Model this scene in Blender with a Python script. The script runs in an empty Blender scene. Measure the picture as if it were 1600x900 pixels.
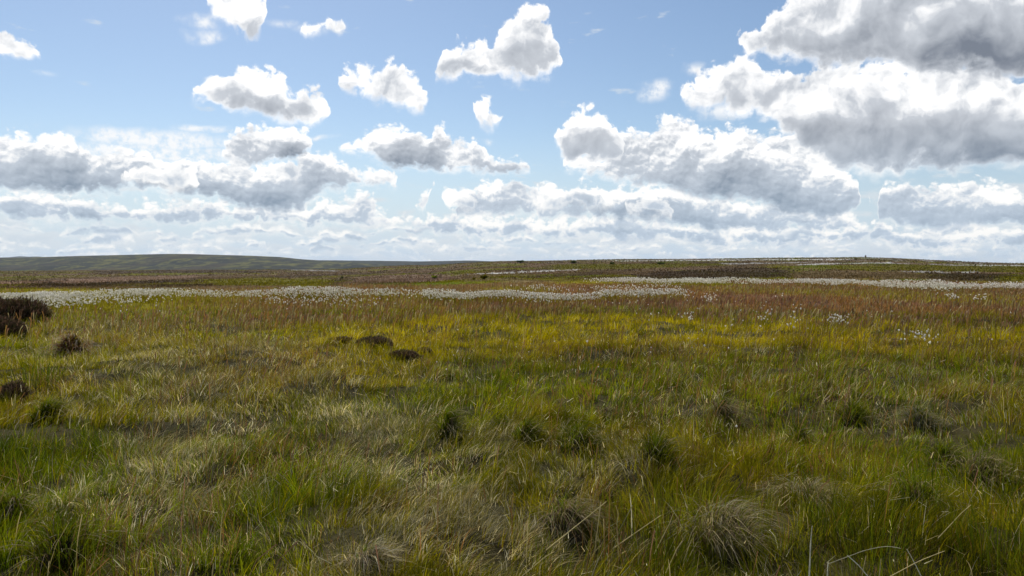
import bpy, bmesh, math, random
import numpy as np
from mathutils import Vector

scene = bpy.context.scene
R = math.radians

# ------------------------------------------------------------------ camera
FPX = 1256.0                      # focal length in photograph pixels (1600 wide)
EYE = 1.72                        # eye height over the turf
HAZE = 3.0e-5                     # density of the air, per metre
PITCH = math.atan(40.0 / FPX)     # looking slightly down
cam_data = bpy.data.cameras.new("camera")
cam_data.sensor_width = 36.0
cam_data.lens = 36.0 * FPX / 1600.0
cam_data.clip_start = 0.05
cam_data.clip_end = 200000.0
cam = bpy.data.objects.new("camera", cam_data)
scene.collection.objects.link(cam)
cam.location = (0.0, 0.0, EYE)
cam.rotation_euler = (R(90) - PITCH, 0.0, 0.0)
scene.camera = cam

# ------------------------------------------------------------------ sun
SUN_AZ = R(-22.0)      # measured from the view direction (+Y), towards the left
SUN_EL = R(47.0)
sun_dir = Vector((math.sin(SUN_AZ) * math.cos(SUN_EL), math.cos(SUN_AZ) * math.cos(SUN_EL), math.sin(SUN_EL)))
sd = bpy.data.lights.new("sun", 'SUN')
sd.energy = 4.8
sd.angle = R(0.53)
sd.color = (1.0, 0.95, 0.87)
sun = bpy.data.objects.new("sun", sd)
sun.rotation_euler = (-sun_dir).to_track_quat('-Z', 'Y').to_euler()
sun.location = (0, 0, 300)
scene.collection.objects.link(sun)

# ------------------------------------------------------------------ exposure / render
scene.view_settings.view_transform = 'Standard'
scene.view_settings.look = 'None'
scene.view_settings.exposure = 0.0
scene.view_settings.gamma = 1.0
scene.view_settings.use_curve_mapping = False
scene.render.engine = 'CYCLES'
scene.cycles.use_adaptive_sampling = True
scene.cycles.adaptive_threshold = 0.015
scene.cycles.use_denoising = True
scene.cycles.denoiser = 'OPENIMAGEDENOISE'
scene.cycles.denoising_input_passes = 'RGB_ALBEDO_NORMAL'
scene.cycles.denoising_prefilter = 'ACCURATE'
scene.cycles.max_bounces = 6
scene.cycles.diffuse_bounces = 3
scene.cycles.transmission_bounces = 4
scene.cycles.glossy_bounces = 2
scene.cycles.volume_bounces = 0
scene.cycles.sample_clamp_indirect = 4.0
scene.cycles.caustics_reflective = False
scene.cycles.caustics_refractive = False
scene.render.film_transparent = False


def px_dir(px, py):
    """unit world direction through a pixel of the 1600 x 900 photograph"""
    x = (px - 800.0) / FPX
    y = (450.0 - py) / FPX
    c, s = math.cos(PITCH), math.sin(PITCH)
    v = Vector((x, c + y * s, -s + y * c))
    return v.normalized()


def px_azel(px, py):
    v = px_dir(px, py)
    return math.atan2(v.x, v.y), math.asin(v.z)
# ------------------------------------------------------------------ sky with cumulus
world = bpy.data.worlds.new("World")
scene.world = world
world.use_nodes = True
wt = world.node_tree
wt.nodes.clear()
WN, WL = wt.nodes, wt.links
U = 12.566                         # sky units: 1 unit is 100 photograph pixels near the centre


def wlink(sock, val):
    if isinstance(val, bpy.types.NodeSocket):
        WL.new(val, sock)
    else:
        sock.default_value = val


def wm(op, a, b=None, c=None, clamp=False):
    n = WN.new('ShaderNodeMath'); n.operation = op; n.use_clamp = clamp
    for i, v in enumerate((a, b, c)):
        if v is not None:
            wlink(n.inputs[i], v)
    return n.outputs[0]


def wv(op, a, b=None, c=None):
    n = WN.new('ShaderNodeVectorMath'); n.operation = op
    for i, v in enumerate((a, b, c)):
        if v is not None:
            wlink(n.inputs[i], v)
    return n.outputs['Value'] if op in ('LENGTH', 'DOT_PRODUCT', 'DISTANCE') else n.outputs[0]


def wcomb(x, y, z=0.0):
    n = WN.new('ShaderNodeCombineXYZ')
    wlink(n.inputs[0], x); wlink(n.inputs[1], y); wlink(n.inputs[2], z)
    return n.outputs[0]


def wnoise(vec, scale, detail, rough=0.55, lac=2.0, color=False, dims='2D'):
    n = WN.new('ShaderNodeTexNoise'); n.noise_dimensions = dims
    wlink(n.inputs['Vector'], vec)
    n.inputs['Scale'].default_value = scale
    n.inputs['Detail'].default_value = detail
    n.inputs['Roughness'].default_value = rough
    n.inputs['Lacunarity'].default_value = lac
    return n.outputs['Color'] if color else n.outputs['Fac']


def wvor(vec, scale, detail=2.0, rough=0.5, smooth=0.0):
    n = WN.new('ShaderNodeTexVoronoi'); n.voronoi_dimensions = '2D'
    n.feature = 'SMOOTH_F1' if smooth > 0 else 'F1'
    wlink(n.inputs['Vector'], vec)
    n.inputs['Scale'].default_value = scale
    n.inputs['Detail'].default_value = detail
    n.inputs['Roughness'].default_value = rough
    if smooth > 0:
        n.inputs['Smoothness'].default_value = smooth
    return n.outputs['Distance']


def wmap(v, a, b, c, d, kind='SMOOTHSTEP'):
    n = WN.new('ShaderNodeMapRange'); n.interpolation_type = kind
    if kind == 'LINEAR':
        n.clamp = True
    wlink(n.inputs['Value'], v)
    n.inputs['From Min'].default_value = a; n.inputs['From Max'].default_value = b
    n.inputs['To Min'].default_value = c; n.inputs['To Max'].default_value = d
    return n.outputs['Result']


def wmix(f, a, b):
    n = WN.new('ShaderNodeMix'); n.data_type = 'RGBA'
    wlink(n.inputs[0], f)
    for i, v in ((6, a), (7, b)):
        if isinstance(v, bpy.types.NodeSocket):
            WL.new(v, n.inputs[i])
        else:
            n.inputs[i].default_value = (*v, 1.0)
    return n.outputs[2]


tc = WN.new('ShaderNodeTexCoord')
sep = WN.new('ShaderNodeSeparateXYZ')
WL.new(tc.outputs['Generated'], sep.inputs[0])
AZ = wm('ARCTAN2', sep.outputs[0], sep.outputs[1])
EL = wm('ARCSINE', sep.outputs[2])
qx = wm('MULTIPLY', AZ, U)
qy = wm('MULTIPLY', EL, U)
Q = wcomb(qx, qy)



def cloud_curve(clouds, gapv=-0.30):
    """one bank of separate clouds: each a list of (x, top y, base y, belly) in photograph pixels, turned into
    curves over azimuth of mid height, half thickness and belly darkness"""
    A0, A1 = R(-37), R(37)
    pts = []
    for c in clouds:
        for (x, t, b, g) in c:
            a, et = px_azel(x, t); _, eb = px_azel(x, b)
            pts.append(((a - A0) / (A1 - A0), (et + eb) * 0.5 * U, (et - eb) * 0.5 * U, g))
        # close the cloud at both ends
        for (x, t, b, g), dx in ((c[0], -10), (c[-1], 10)):
            a, et = px_azel(x + dx, (t + b) * 0.5)
            pts.append(((a - A0) / (A1 - A0), et * U, gapv, g))
    pts.sort()
    n = WN.new('ShaderNodeRGBCurve')
    mp = n.mapping
    mp.use_clip = True
    xs = [p[0] for p in pts]
    keep, last = [], -1.0
    for p in pts:
        if 0.0 <= p[0] <= 1.0 and p[0] - last > 0.0025:
            keep.append(p); last = p[0]
    keep = [(0.0,) + keep[0][1:]] + keep + [(1.0,) + keep[-1][1:]]
    for ch, f in ((0, lambda p: p[1] / 5.0), (1, lambda p: (p[2] + 1.0) / 3.0), (2, lambda p: p[3])):
        cv = mp.curves[ch]
        for p in keep[1:-1]:
            cv.points.new(p[0], min(max(f(p), 0.0), 1.0))
        cv.points[0].location = (0.0, min(max(f(keep[0]), 0.0), 1.0))
        cv.points[-1].location = (1.0, min(max(f(keep[-1]), 0.0), 1.0))
        for q in cv.points:
            q.handle_type = 'AUTO_CLAMPED'
    mp.update()
    return n


BANKS = [  # nearest first
    [   # 0: lumps in front of the low banks
        [(190, 274, 290, .1), (210, 262, 296, .2), (245, 262, 298, .25), (280, 257, 298, .3), (300, 270, 296, .2), (310, 282, 290, .1)],
        [(395, 258, 276, .1), (420, 250, 284, .3), (455, 262, 290, .3), (470, 274, 286, .2)],
        [(555, 268, 280, .1), (575, 262, 286, .3), (605, 266, 290, .35), (630, 280, 291, .2), (680, 287, 291, .1)],
        [(650, 318, 330, .2), (670, 306, 336, .35), (700, 302, 338, .5), (730, 306, 340, .45), (745, 318, 336, .2)],
        [(820, 292, 310, .2), (845, 278, 328, .4), (875, 296, 330, .5), (905, 286, 332, .6), (940, 290, 333, .55), (965, 312, 328, .2)],
        [(985, 318, 340, .2), (1010, 312, 345, .4), (1045, 322, 345, .3)],
    ],
    [   # 1: high scattered clouds and the top of the right hand bank
        [(-60, 55, 105, .1), (0, 54, 103, .15), (25, 56, 99, .15), (45, 68, 93, .1), (68, 87, 91, .0)],
        [(312, -8, 8, .0), (325, -25, 22, .1), (345, -30, 32, .12), (365, -30, 58, .15), (385, -25, 74, .15), (403, -15, 66, .1), (415, 5, 30, .0)],
        [(472, 43, 51, .0), (490, 32, 52, .1), (508, 22, 50, .1), (525, 32, 50, .05), (545, 36, 40, .0)],
        [(674, 98, 116, .1), (690, 68, 124, .35), (720, 60, 126, .45), (740, 52, 126, .4), (760, 66, 130, .3), (775, 58, 130, .25), (785, 36, 128, .3), (800, 20, 126, .45), (822, 6, 128, .6), (842, 14, 128, .7), (860, 40, 124, .65), (872, 66, 120, .5), (879, 90, 112, .3)],
        [(1148, 60, 74, .1), (1165, 48, 90, .25), (1185, 40, 94, .35), (1200, 12, 97, .45), (1220, -10, 100, .5), (1260, -50, 104, .6), (1310, -80, 110, .7), (1360, -80, 108, .7), (1410, -90, 114, .75), (1450, -90, 124, .85), (1500, -90, 124, .95), (1560, -90, 128, 1.0), (1640, -90, 134, 1.0)],
    ],
    [   # 2: the middle row and the broad dark bellied bank
        [(298, 136, 152, .1), (312, 122, 162, .3), (345, 116, 170, .45), (370, 107, 182, .62), (400, 110, 187, .72), (430, 112, 190, .75), (458, 124, 192, .7), (480, 138, 192, .6), (500, 145, 190, .45), (512, 156, 188, .3), (520, 172, 182, .1)],
        [(528, 118, 142, .1), (540, 109, 150, .15), (560, 105, 152, .2), (590, 105, 156, .3), (625, 98, 170, .35), (645, 118, 182, .35), (660, 135, 178, .25), (671, 150, 158, .1)],
        [(742, 172, 190, .1), (752, 164, 200, .2), (765, 160, 198, .2), (780, 172, 194, .15), (790, 180, 187, .0)],
        [(858, 208, 218, .1), (870, 190, 236, .3), (885, 185, 254, .5), (905, 168, 262, .7), (925, 170, 262, .75), (945, 188, 260, .65), (960, 202, 254, .4), (968, 225, 240, .1)],
        [(1063, 146, 160, .1), (1080, 124, 172, .2), (1100, 107, 176, .25), (1130, 89, 174, .3), (1150, 85, 182, .35), (1180, 98, 184, .35), (1205, 108, 192, .35), (1225, 114, 206, .42), (1250, 112, 226, .52), (1280, 106, 250, .62), (1320, 97, 270, .75), (1380, 98, 280, .85), (1450, 96, 272, .95), (1520, 104, 268, 1.0), (1600, 112, 268, 1.0), (1660, 112, 268, 1.0)],
    ],
    [   # 3: long centre cloud, heaped clouds right of centre, left tower, low right cloud
        [(350, 226, 250, .2), (372, 206, 258, .35), (400, 198, 260, .5), (425, 196, 260, .65), (450, 194, 258, .75), (475, 192, 250, .75), (488, 204, 236, .3)],
        [(536, 226, 238, .1), (555, 218, 244, .25), (583, 200, 252, .45), (610, 195, 262, .6), (640, 204, 266, .75), (660, 210, 268, .8), (676, 191, 268, .85), (692, 200, 268, .75), (712, 220, 270, .5), (740, 220, 274, .55), (765, 235, 276, .6), (800, 246, 276, .5), (823, 255, 268, .2)],
        [(880, 244, 262, .1), (910, 238, 270, .3), (945, 240, 278, .4), (960, 205, 286, .4), (985, 199, 290, .45), (1010, 206, 296, .5), (1035, 182, 300, .5), (1065, 183, 306, .55), (1095, 194, 312, .62), (1115, 206, 314, .7), (1150, 192, 322, .75), (1180, 198, 326, .75), (1205, 206, 334, .7), (1225, 200, 342, .7), (1250, 206, 344, .7), (1290, 230, 346, .7), (1320, 262, 344, .65), (1340, 290, 338, .4), (1352, 306, 328, .2)],
        [(1355, 312, 338, .2), (1372, 294, 352, .4), (1400, 283, 358, .55), (1440, 290, 360, .6), (1480, 281, 360, .65), (1530, 283, 360, .65), (1580, 290, 356, .6), (1660, 288, 356, .6)],
    ],
    [   # 4: the long bank on the left and low clouds in the centre
        [(-60, 212, 304, .8), (0, 208, 306, .8), (40, 207, 306, .8), (80, 205, 306, .8), (118, 214, 306, .8), (140, 232, 304, .8), (165, 230, 304, .75), (195, 227, 304, .7), (230, 233, 308, .75), (260, 244, 310, .75), (300, 240, 312, .7), (330, 250, 318, .75), (370, 246, 330, .8), (420, 250, 338, .85), (450, 260, 338, .85), (472, 240, 330, .7), (500, 236, 306, .6), (530, 242, 296, .5), (560, 270, 294, .4), (620, 280, 296, .3)],
        [(715, 296, 346, .4), (745, 286, 346, .4), (775, 277, 344, .4), (800, 282, 340, .5), (830, 296, 340, .5), (880, 300, 344, .5), (930, 300, 350, .6), (980, 292, 356, .6), (1040, 290, 358, .65), (1100, 300, 362, .7), (1200, 315, 366, .6), (1320, 326, 364, .5), (1345, 345, 358, .3)],
    ],
    [   # 5: the pale row under them
        [(-60, 298, 350, .6), (0, 306, 350, .6), (60, 298, 350, .5), (110, 302, 350, .5), (200, 318, 350, .5), (300, 312, 352, .5), (400, 320, 352, .6), (480, 316, 356, .6), (560, 300, 356, .5), (600, 330, 354, .4), (640, 340, 356, .4), (700, 336, 372, .5), (800, 336, 374, .5), (900, 336, 376, .55), (1000, 342, 378, .6), (1150, 350, 384, .6), (1300, 350, 384, .6), (1450, 352, 386, .6), (1660, 350, 388, .6)],
    ],
]
SOFT = [  # thin wisps: x, y, rx, ry, strength
    (303, 30, 26, 14, .6), (312, 52, 20, 14, .55), (442, 40, 30, 9, .35), (486, 46, 26, 9, .5), (536, 37, 18, 7, .5), (66, 119, 34, 5, .3),
    (1032, 142, 24, 18, .75), (1084, 106, 24, 12, .6), (250, 216, 120, 16, .95), (312, 200, 56, 6, .7), (500, 213, 30, 5, .55), (185, 210, 40, 8, .4), (768, 218, 14, 6, .4),
    (1130, 176, 34, 14, .6), (260, 238, 150, 14, .9)]

# slow folds, cauliflower lumps and fine fraying
w1 = wv('SUBTRACT', wnoise(Q, 1.3, 3.0, 0.5, color=True), (0.5, 0.5, 0.5))
Qw = wv('MULTIPLY_ADD', w1, (0.40, 0.30, 0.0), Q)
sw = WN.new('ShaderNodeSeparateXYZ'); WL.new(Qw, sw.inputs[0])
wy = sw.outputs[1]
curve_in = wmap(sw.outputs[0], R(-37) * U, R(37) * U, 0.0, 1.0, 'LINEAR')
w2 = wv('SUBTRACT', wnoise(Q, 5.0, 4.0, 0.6, color=True), (0.5, 0.5, 0.5))
Qv = wv('MULTIPLY_ADD', w2, (0.16, 0.16, 0.0), Qw)
SD = (-0.045, 0.095, 0.0)
vor = wvor(Qv, 2.5, 2.6, 0.55)
vor_s = wvor(wv('ADD', Qv, SD), 2.5, 2.6, 0.55)
lobe = wnoise(Qw, 1.5, 5.0, 0.55)
lobe_s = wnoise(wv('ADD', Qw, (-0.10, 0.22, 0.0)), 1.5, 4.0, 0.52)
fray = wnoise(Q, 5.5, 5.0, 0.62)
relief = wm('MULTIPLY_ADD', wm('SUBTRACT', vor_s, vor), 0.32, wm('MULTIPLY', wm('SUBTRACT', lobe, lobe_s), 2.2))
edge = wm('MULTIPLY_ADD', wm('SUBTRACT', 0.78, vor), 0.30, wm('MULTIPLY', wm('SUBTRACT', fray, 0.5), 0.24))
patchy = wmap(lobe, 0.30, 0.68, 0.65, 1.20, 'LINEAR')
curve_vec = wcomb(curve_in, curve_in, curve_in)


# the same at a smaller scale for the low, distant rows
Qf2 = wv('MULTIPLY', wv('MULTIPLY_ADD', w2, (0.10, 0.07, 0.0), wv('MULTIPLY_ADD', w1, (0.2, 0.1, 0.0), Q)), (1.0, 1.3, 0.0))
vof = wvor(Qf2, 5.2, 2.4, 0.55)
vof_s = wvor(wv('ADD', Qf2, (-0.025, 0.06, 0.0)), 5.2, 2.4, 0.55)
relief_f = wm('MULTIPLY_ADD', wm('SUBTRACT', vof_s, vof), 0.45, wm('MULTIPLY', wm('SUBTRACT', lobe, lobe_s), 2.0))
edge_f = wm('MULTIPLY_ADD', wm('SUBTRACT', 0.72, vof), 0.17, wm('MULTIPLY', wm('SUBTRACT', fray, 0.5), 0.10))


def row(seed, base, hmin, hmax, wmin, wmax, gap, belly):
    """a row of small distant clouds with level bases"""
    rng = random.Random(seed)
    x, out = -120.0 + rng.uniform(-60, 0), []
    while x < 1720:
        w = rng.uniform(wmin, wmax); h = rng.uniform(hmin, hmax)
        n = max(4, int(w / 16)); c = []
        b = base + rng.uniform(-4, 4)
        peak = rng.uniform(.25, .75)
        for k in range(n + 1):
            u = k / n
            env = min(1.0, u / peak, (1 - u) / (1 - peak)) ** .55
            c.append((x + u * w, b - h * env * rng.uniform(.65, 1.1) - 2, b, belly * rng.uniform(.6, 1.0)))
        out.append(c)
        x += w + rng.uniform(*gap)
    return out


def bank(clouds, belly=1.0, fine=False, gapv=-0.30):
    edg, rlf, cw = (edge_f, relief_f, 0.16) if fine else (edge, relief, 0.30)
    if gapv > -0.1:
        edg = wm('MULTIPLY', edg, 0.55); cw = 0.10
    n = cloud_curve(clouds, gapv)
    WL.new(curve_vec, n.inputs['Color'])
    s = WN.new('ShaderNodeSeparateColor'); WL.new(n.outputs[0], s.inputs[0])
    half = wm('MULTIPLY_ADD', s.outputs[1], 3.0, -1.0)
    rel = wm('MULTIPLY_ADD', s.outputs[0], -5.0, wy)                 # height over the middle of the cloud
    inside = wm('SUBTRACT', half, wm('ABSOLUTE', rel))
    t = wm('DIVIDE', rel, wm('MAXIMUM', half, 0.05))                # -1 base .. 1 top
    d = wm('MULTIPLY_ADD', edg, wmap(t, -1.0, -0.2, 0.55, 1.0, 'LINEAR'), inside)
    a = wmap(wm('MULTIPLY', d, wmap(t, -1.1, 0.2, 0.38, 1.0, 'LINEAR')), -0.025, 0.085, 0.0, 1.0)
    low = wmap(t, -0.85, 0.75, 1.0, 0.0)
    core = wmap(d, 0.0, cw, 0.0, 1.0)
    g = wm('MULTIPLY', wm('MULTIPLY', low, core), wm('MULTIPLY', s.outputs[2], patchy))
    g = wm('SUBTRACT', wm('MULTIPLY', g, 1.2 * belly), wm('MULTIPLY', rlf, wmap(d, 0.0, cw * .75, 0.30, 0.80, 'LINEAR')))
    g = wm('ADD', g, wm('MULTIPLY', core, 0.05))
    return a, g


# thin wisps
sf = None
Qf = wv('MULTIPLY_ADD', w1, (0.9, 0.25, 0.0), Q)
for (x, y, rx, ry, st) in SOFT:
    a, e = px_azel(x, y)
    a1, _ = px_azel(x + rx, y); _, e1 = px_azel(x, y - ry)
    rx = (a1 - a) * U; ry = (e1 - e) * U; x = a * U; y = e * U
    v = wv('MULTIPLY_ADD', Qf, (0.75 / rx, 0.75 / ry, 0.0), (-0.75 * x / rx, -0.75 * y / ry, 0.0))
    s = wm('MULTIPLY_ADD', wv('LENGTH', v), -st, st)
    sf = s if sf is None else wm('MAXIMUM', sf, s)
wisp = wm('MULTIPLY', wmap(sf, 0.0, 0.65, 0.0, 1.0), wmap(fray, 0.30, 0.62, 0.25, 1.0))

# far layer: small stacked clouds sinking into the horizon
Ql = wv('MULTIPLY', wv('MULTIPLY_ADD', w1, (0.3, 0.10, 0.0), Q), (0.8, 2.8, 0.0))
fl = wnoise(Ql, 1.7, 6.0, 0.55)
lowness = wmap(EL, R(0.5), R(7.0), 1.0, 0.0, 'LINEAR')
Dl = wm('ADD', wm('SUBTRACT', fl, 0.62), wm('MULTIPLY_ADD', lowness, 0.28, -0.08))
cover_l = wmap(Dl, -0.05, 0.16, 0.0, 0.85)
shade_l = wmap(Dl, 0.0, 0.25, 0.30, 0.65, 'LINEAR')

# broken cloud over the rest of the sky, outside the photographed part
Qe = wv('MULTIPLY', tc.outputs['Generated'], (1.0, 1.0, 1.7))
fe = wnoise(Qe, 3.2, 5.0, 0.55, dims='3D')
outside = wm('MAXIMUM', wmap(wm('ABSOLUTE', AZ), R(37), R(50), 0.0, 1.0), wmap(EL, R(21), R(32), 0.0, 1.0))
cover_e = wm('MULTIPLY', wmap(fe, 0.50, 0.60, 0.0, 1.0), outside)

sky = WN.new('ShaderNodeTexSky')
sky.sky_type = 'NISHITA'
sky.sun_disc = False
sky.sun_elevation = SUN_EL
sky.sun_rotation = SUN_AZ
sky.altitude = 400
sky.air_density = 1.0
sky.dust_density = 0.6
sky.ozone_density = 1.5
STR = 0.10
K = 1.0 / STR


def lum(r, g, b):
    return (r * K, g * K, b * K)


hs = WN.new('ShaderNodeMix'); hs.data_type = 'RGBA'; hs.blend_type = 'MULTIPLY'
hs.inputs[0].default_value = 1.0
WL.new(sky.outputs[0], hs.inputs[6]); hs.inputs[7].default_value = (0.93, 0.97, 1.0, 1.0)
base = hs.outputs[2]
base = wmix(wmap(EL, R(-1), R(10), 0.95, 0.0), base, lum(0.58, 0.70, 0.84))
col = wmix(wm('MULTIPLY', cover_e, 0.9), base, lum(0.80, 0.83, 0.88))
ccl = wmix(shade_l, lum(0.86, 0.88, 0.88), lum(0.55, 0.65, 0.75))
col = wmix(wm('MULTIPLY', cover_l, 0.92), col, ccl)
col = wmix(wisp, col, lum(0.96, 0.98, 1.0))
far_tint = wmap(EL, R(2.0), R(9.0), 1.0, 0.0, 'LINEAR')
dark = wmix(far_tint, lum(0.20, 0.23, 0.285), lum(0.30, 0.39, 0.50))
mid = wmix(far_tint, lum(0.62, 0.655, 0.71), lum(0.55, 0.645, 0.755))
white = wmix(far_tint, lum(1.10, 1.10, 1.10), lum(1.04, 1.03, 1.0))
ROWS = [row(3, 402, 8, 13, 90, 240, (-30, 10), .5), row(5, 394, 10, 18, 90, 240, (-30, 20), .6), row(8, 384, 14, 26, 100, 260, (-30, 30), .75), row(12, 369, 18, 32, 110, 280, (-20, 50), .8)]
ALL = [(r, True, -0.07) for r in ROWS] + [(b, i >= 3, -0.30) for i, b in reversed(list(enumerate(BANKS)))]
for bnk, fine, gapv in ALL:
    a, g = bank(bnk, belly=1.35 if fine else 1.1, fine=fine, gapv=gapv)
    cc = wmix(wmap(g, 0.02, 0.42, 0.0, 1.0, 'LINEAR'), white, mid)
    cc = wmix(wmap(g, 0.38, 1.5, 0.0, 1.0, 'LINEAR'), cc, dark)
    if gapv > -0.1:
        a = wm('MULTIPLY', a, 0.9)
    col = wmix(a, col, cc)
bg = WN.new('ShaderNodeBackground')
WL.new(col, bg.inputs['Color'])
bg.inputs['Strength'].default_value = STR
wo = WN.new('ShaderNodeOutputWorld')
WL.new(bg.outputs[0], wo.inputs['Surface'])
world.cycles.sampling_method = 'MANUAL'
world.cycles.sample_map_resolution = 512
# ------------------------------------------------------------------ numeric helpers
_T = np.random.default_rng(7).random((8, 256, 256)).astype(np.float32)


def vnoise(x, y, seed=0):
    t = _T[seed % 8]
    x = np.asarray(x, np.float64) + seed * 17.31; y = np.asarray(y, np.float64) + seed * 5.77
    xi = np.floor(x).astype(np.int64); yi = np.floor(y).astype(np.int64)
    fx = x - xi; fy = y - yi
    fx = fx * fx * (3 - 2 * fx); fy = fy * fy * (3 - 2 * fy)
    x0 = xi & 255; x1 = (xi + 1) & 255; y0 = yi & 255; y1 = (yi + 1) & 255
    a = t[x0, y0] * (1 - fx) + t[x1, y0] * fx
    b = t[x0, y1] * (1 - fx) + t[x1, y1] * fx
    return a * (1 - fy) + b * fy


def fbm(x, y, scale, octv=4, seed=0, gain=0.5):
    """value noise, 0..1, feature size 'scale' metres"""
    s = 0.0; amp = 1.0; tot = 0.0; f = 1.0 / scale
    for o in range(octv):
        s = s + amp * vnoise(x * f, y * f, seed + o)
        tot += amp; amp *= gain; f *= 2.03
    return s / tot


def sstep(a, b, v):
    t = np.clip((v - a) / (b - a), 0, 1)
    return t * t * (3 - 2 * t)


def lerp(a, b, t):
    t = np.asarray(t)[..., None]
    return a * (1 - t) + b * t


# ------------------------------------------------------------------ lie of the land
HORIZON = 410.0
KD = np.array([45, 70, 100, 150, 220, 320, 450, 600, 800, 1000, 1250.0])
COLS = [
    (0,    [None, 452.5, 449, 446.5, 444, 440.5, 436, 432, 428, 425.2, 423.0]),
    (250,  [None, 451.5, 448, 445, 442, 438, 434, 430, 426, 423.3, 421.5]),
    (500,  [None, 449, 445.5, 443, 440, 436, 432, 428, 424.5, 422, 421.0]),
    (650,  [None, 445, 441, 438, 434, 429, 425, 421, 417.5, 415.2, 414.5]),
    (800,  [None, 441.5, 437, 432, 427, 421, 416, 412, 409.4, 408.3, 408.4]),
    (1000, [None, 441, 435, 429, 423, 416, 411.5, 408.5, 406.2, 405.4, 405.6]),
    (1330, [None, 443, 436, 430, 424, 418, 412, 407.5, 404.2, 402.5, 402.8]),
    (1600, [None, 446, 438, 433, 428, 423, 418, 414.5, 412.6, 411.6, 412.0]),
]
_caz, _dz = [], []
for cx, ys in COLS:
    az = math.atan((cx - 800) / FPX)
    _caz.append(az)
    row = [EYE]
    for d, y in zip(KD[1:], ys[1:]):
        row.append((y - HORIZON) * d * math.cos(az) / FPX)
    _dz.append(row)
_caz = np.array(_caz); _dz = np.array(_dz)
KDX = np.concatenate([[0.1, 30], KD, [1700, 2600, 60000]])
_DZX = np.concatenate([np.full((len(_caz), 2), EYE), _dz, _dz[:, -1:] + 14, _dz[:, -1:] + 60, np.full((len(_caz), 1), 110.0)], axis=1)


def ground_z(x, y, bumps=True):
    x = np.asarray(x, np.float64); y = np.asarray(y, np.float64)
    d = np.maximum(np.hypot(x, y), 0.11)
    az = np.clip(np.arctan2(x, y), _caz[0], _caz[-1])
    ci = np.clip(np.searchsorted(_caz, az) - 1, 0, len(_caz) - 2)
    cf = (az - _caz[ci]) / (_caz[ci + 1] - _caz[ci])
    cf = cf * cf * (3 - 2 * cf)
    di = np.clip(np.searchsorted(KDX, d) - 1, 0, len(KDX) - 2)
    ld = np.log(d); l0 = np.log(KDX[di]); l1 = np.log(KDX[di + 1])
    df = (d - KDX[di]) / (KDX[di + 1] - KDX[di])
    v0 = _DZX[ci, di] * (1 - df) + _DZX[ci, di + 1] * df
    v1 = _DZX[ci + 1, di] * (1 - df) + _DZX[ci + 1, di + 1] * df
    z = EYE - (v0 * (1 - cf) + v1 * cf)
    if bumps:
        near = sstep(0.8, 3.0, d)
        z = z + near * ((fbm(x, y, 1.5, 3, 1) - 0.5) * 0.30 + (fbm(x, y, .62, 2, 6) - 0.5) * 0.20 * (1 - sstep(8, 30, d)) + (fbm(x, y, 5.5, 2, 3) - 0.5) * 0.22 * sstep(3, 12, d))
        far = sstep(60, 160, d) * (1 - sstep(1500, 3000, d))
        z = z + far * ((fbm(x, y, 22, 4, 5) - 0.5) * 1.0 * np.clip(d / 500, 0.2, 1.4))
    return z


def hit(px, py):
    """where the ray through a photograph pixel meets the land"""
    v = px_dir(px, py)
    h = math.hypot(v.x, v.y)
    ds = np.exp(np.linspace(math.log(2.0), math.log(1300), 2600))
    z = EYE + ds * v.z / h
    g = ground_z(ds * v.x / h, ds * v.y / h)
    k = int(np.argmax(g >= z)) if np.any(g >= z) else len(ds) - 1
    d = float(ds[k])
    x, y = d * v.x / h, d * v.y / h
    return Vector((x, y, float(ground_z(x, y))))


def at_range(px, d):
    az = math.atan((px - 800) / FPX)
    x, y = d * math.sin(az), d * math.cos(az)
    return Vector((x, y, float(ground_z(x, y))))


# ------------------------------------------------------------------ colours of the moor (reflectances)
def C(*v):
    return np.array(v, np.float64)


GREEN = C(.180, .222, .004); DKGREEN = C(.082, .112, .008); YELLOW = C(.480, .370, .004); OLIVE = C(.215, .190, .006)
STRAW = C(.520, .420, .190); GREYSTRAW = C(.450, .410, .260); RUST = C(.205, .100, .032); MAROON = C(.170, .084, .052)
HEATHER = C(.050, .032, .016); BROWN = C(.125, .082, .038); PINK = C(.210, .135, .090); COTTON = C(.75, .73, .68); PEAT = C(.028, .021, .012)


def in_poly(x, y, poly):
    inside = np.zeros(np.shape(x), bool)
    n = len(poly)
    for i in range(n):
        x0, y0 = poly[i]; x1, y1 = poly[(i + 1) % n]
        if y0 == y1:
            continue
        c = ((y0 > y) != (y1 > y)) & (x < (x1 - x0) * (y - y0) / (y1 - y0) + x0)
        inside ^= c
    return inside


def patch(pts):
    """outline on the ground of a patch of vegetation"""
    out = []
    for i, (a, b) in enumerate(zip(pts, pts[1:] + pts[:1])):
        for t in np.linspace(0, 1, 7)[:-1]:
            p = hit(a[0] + (b[0] - a[0]) * t, a[1] + (b[1] - a[1]) * t)
            out.append((p.x, p.y))
    return out


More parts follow.
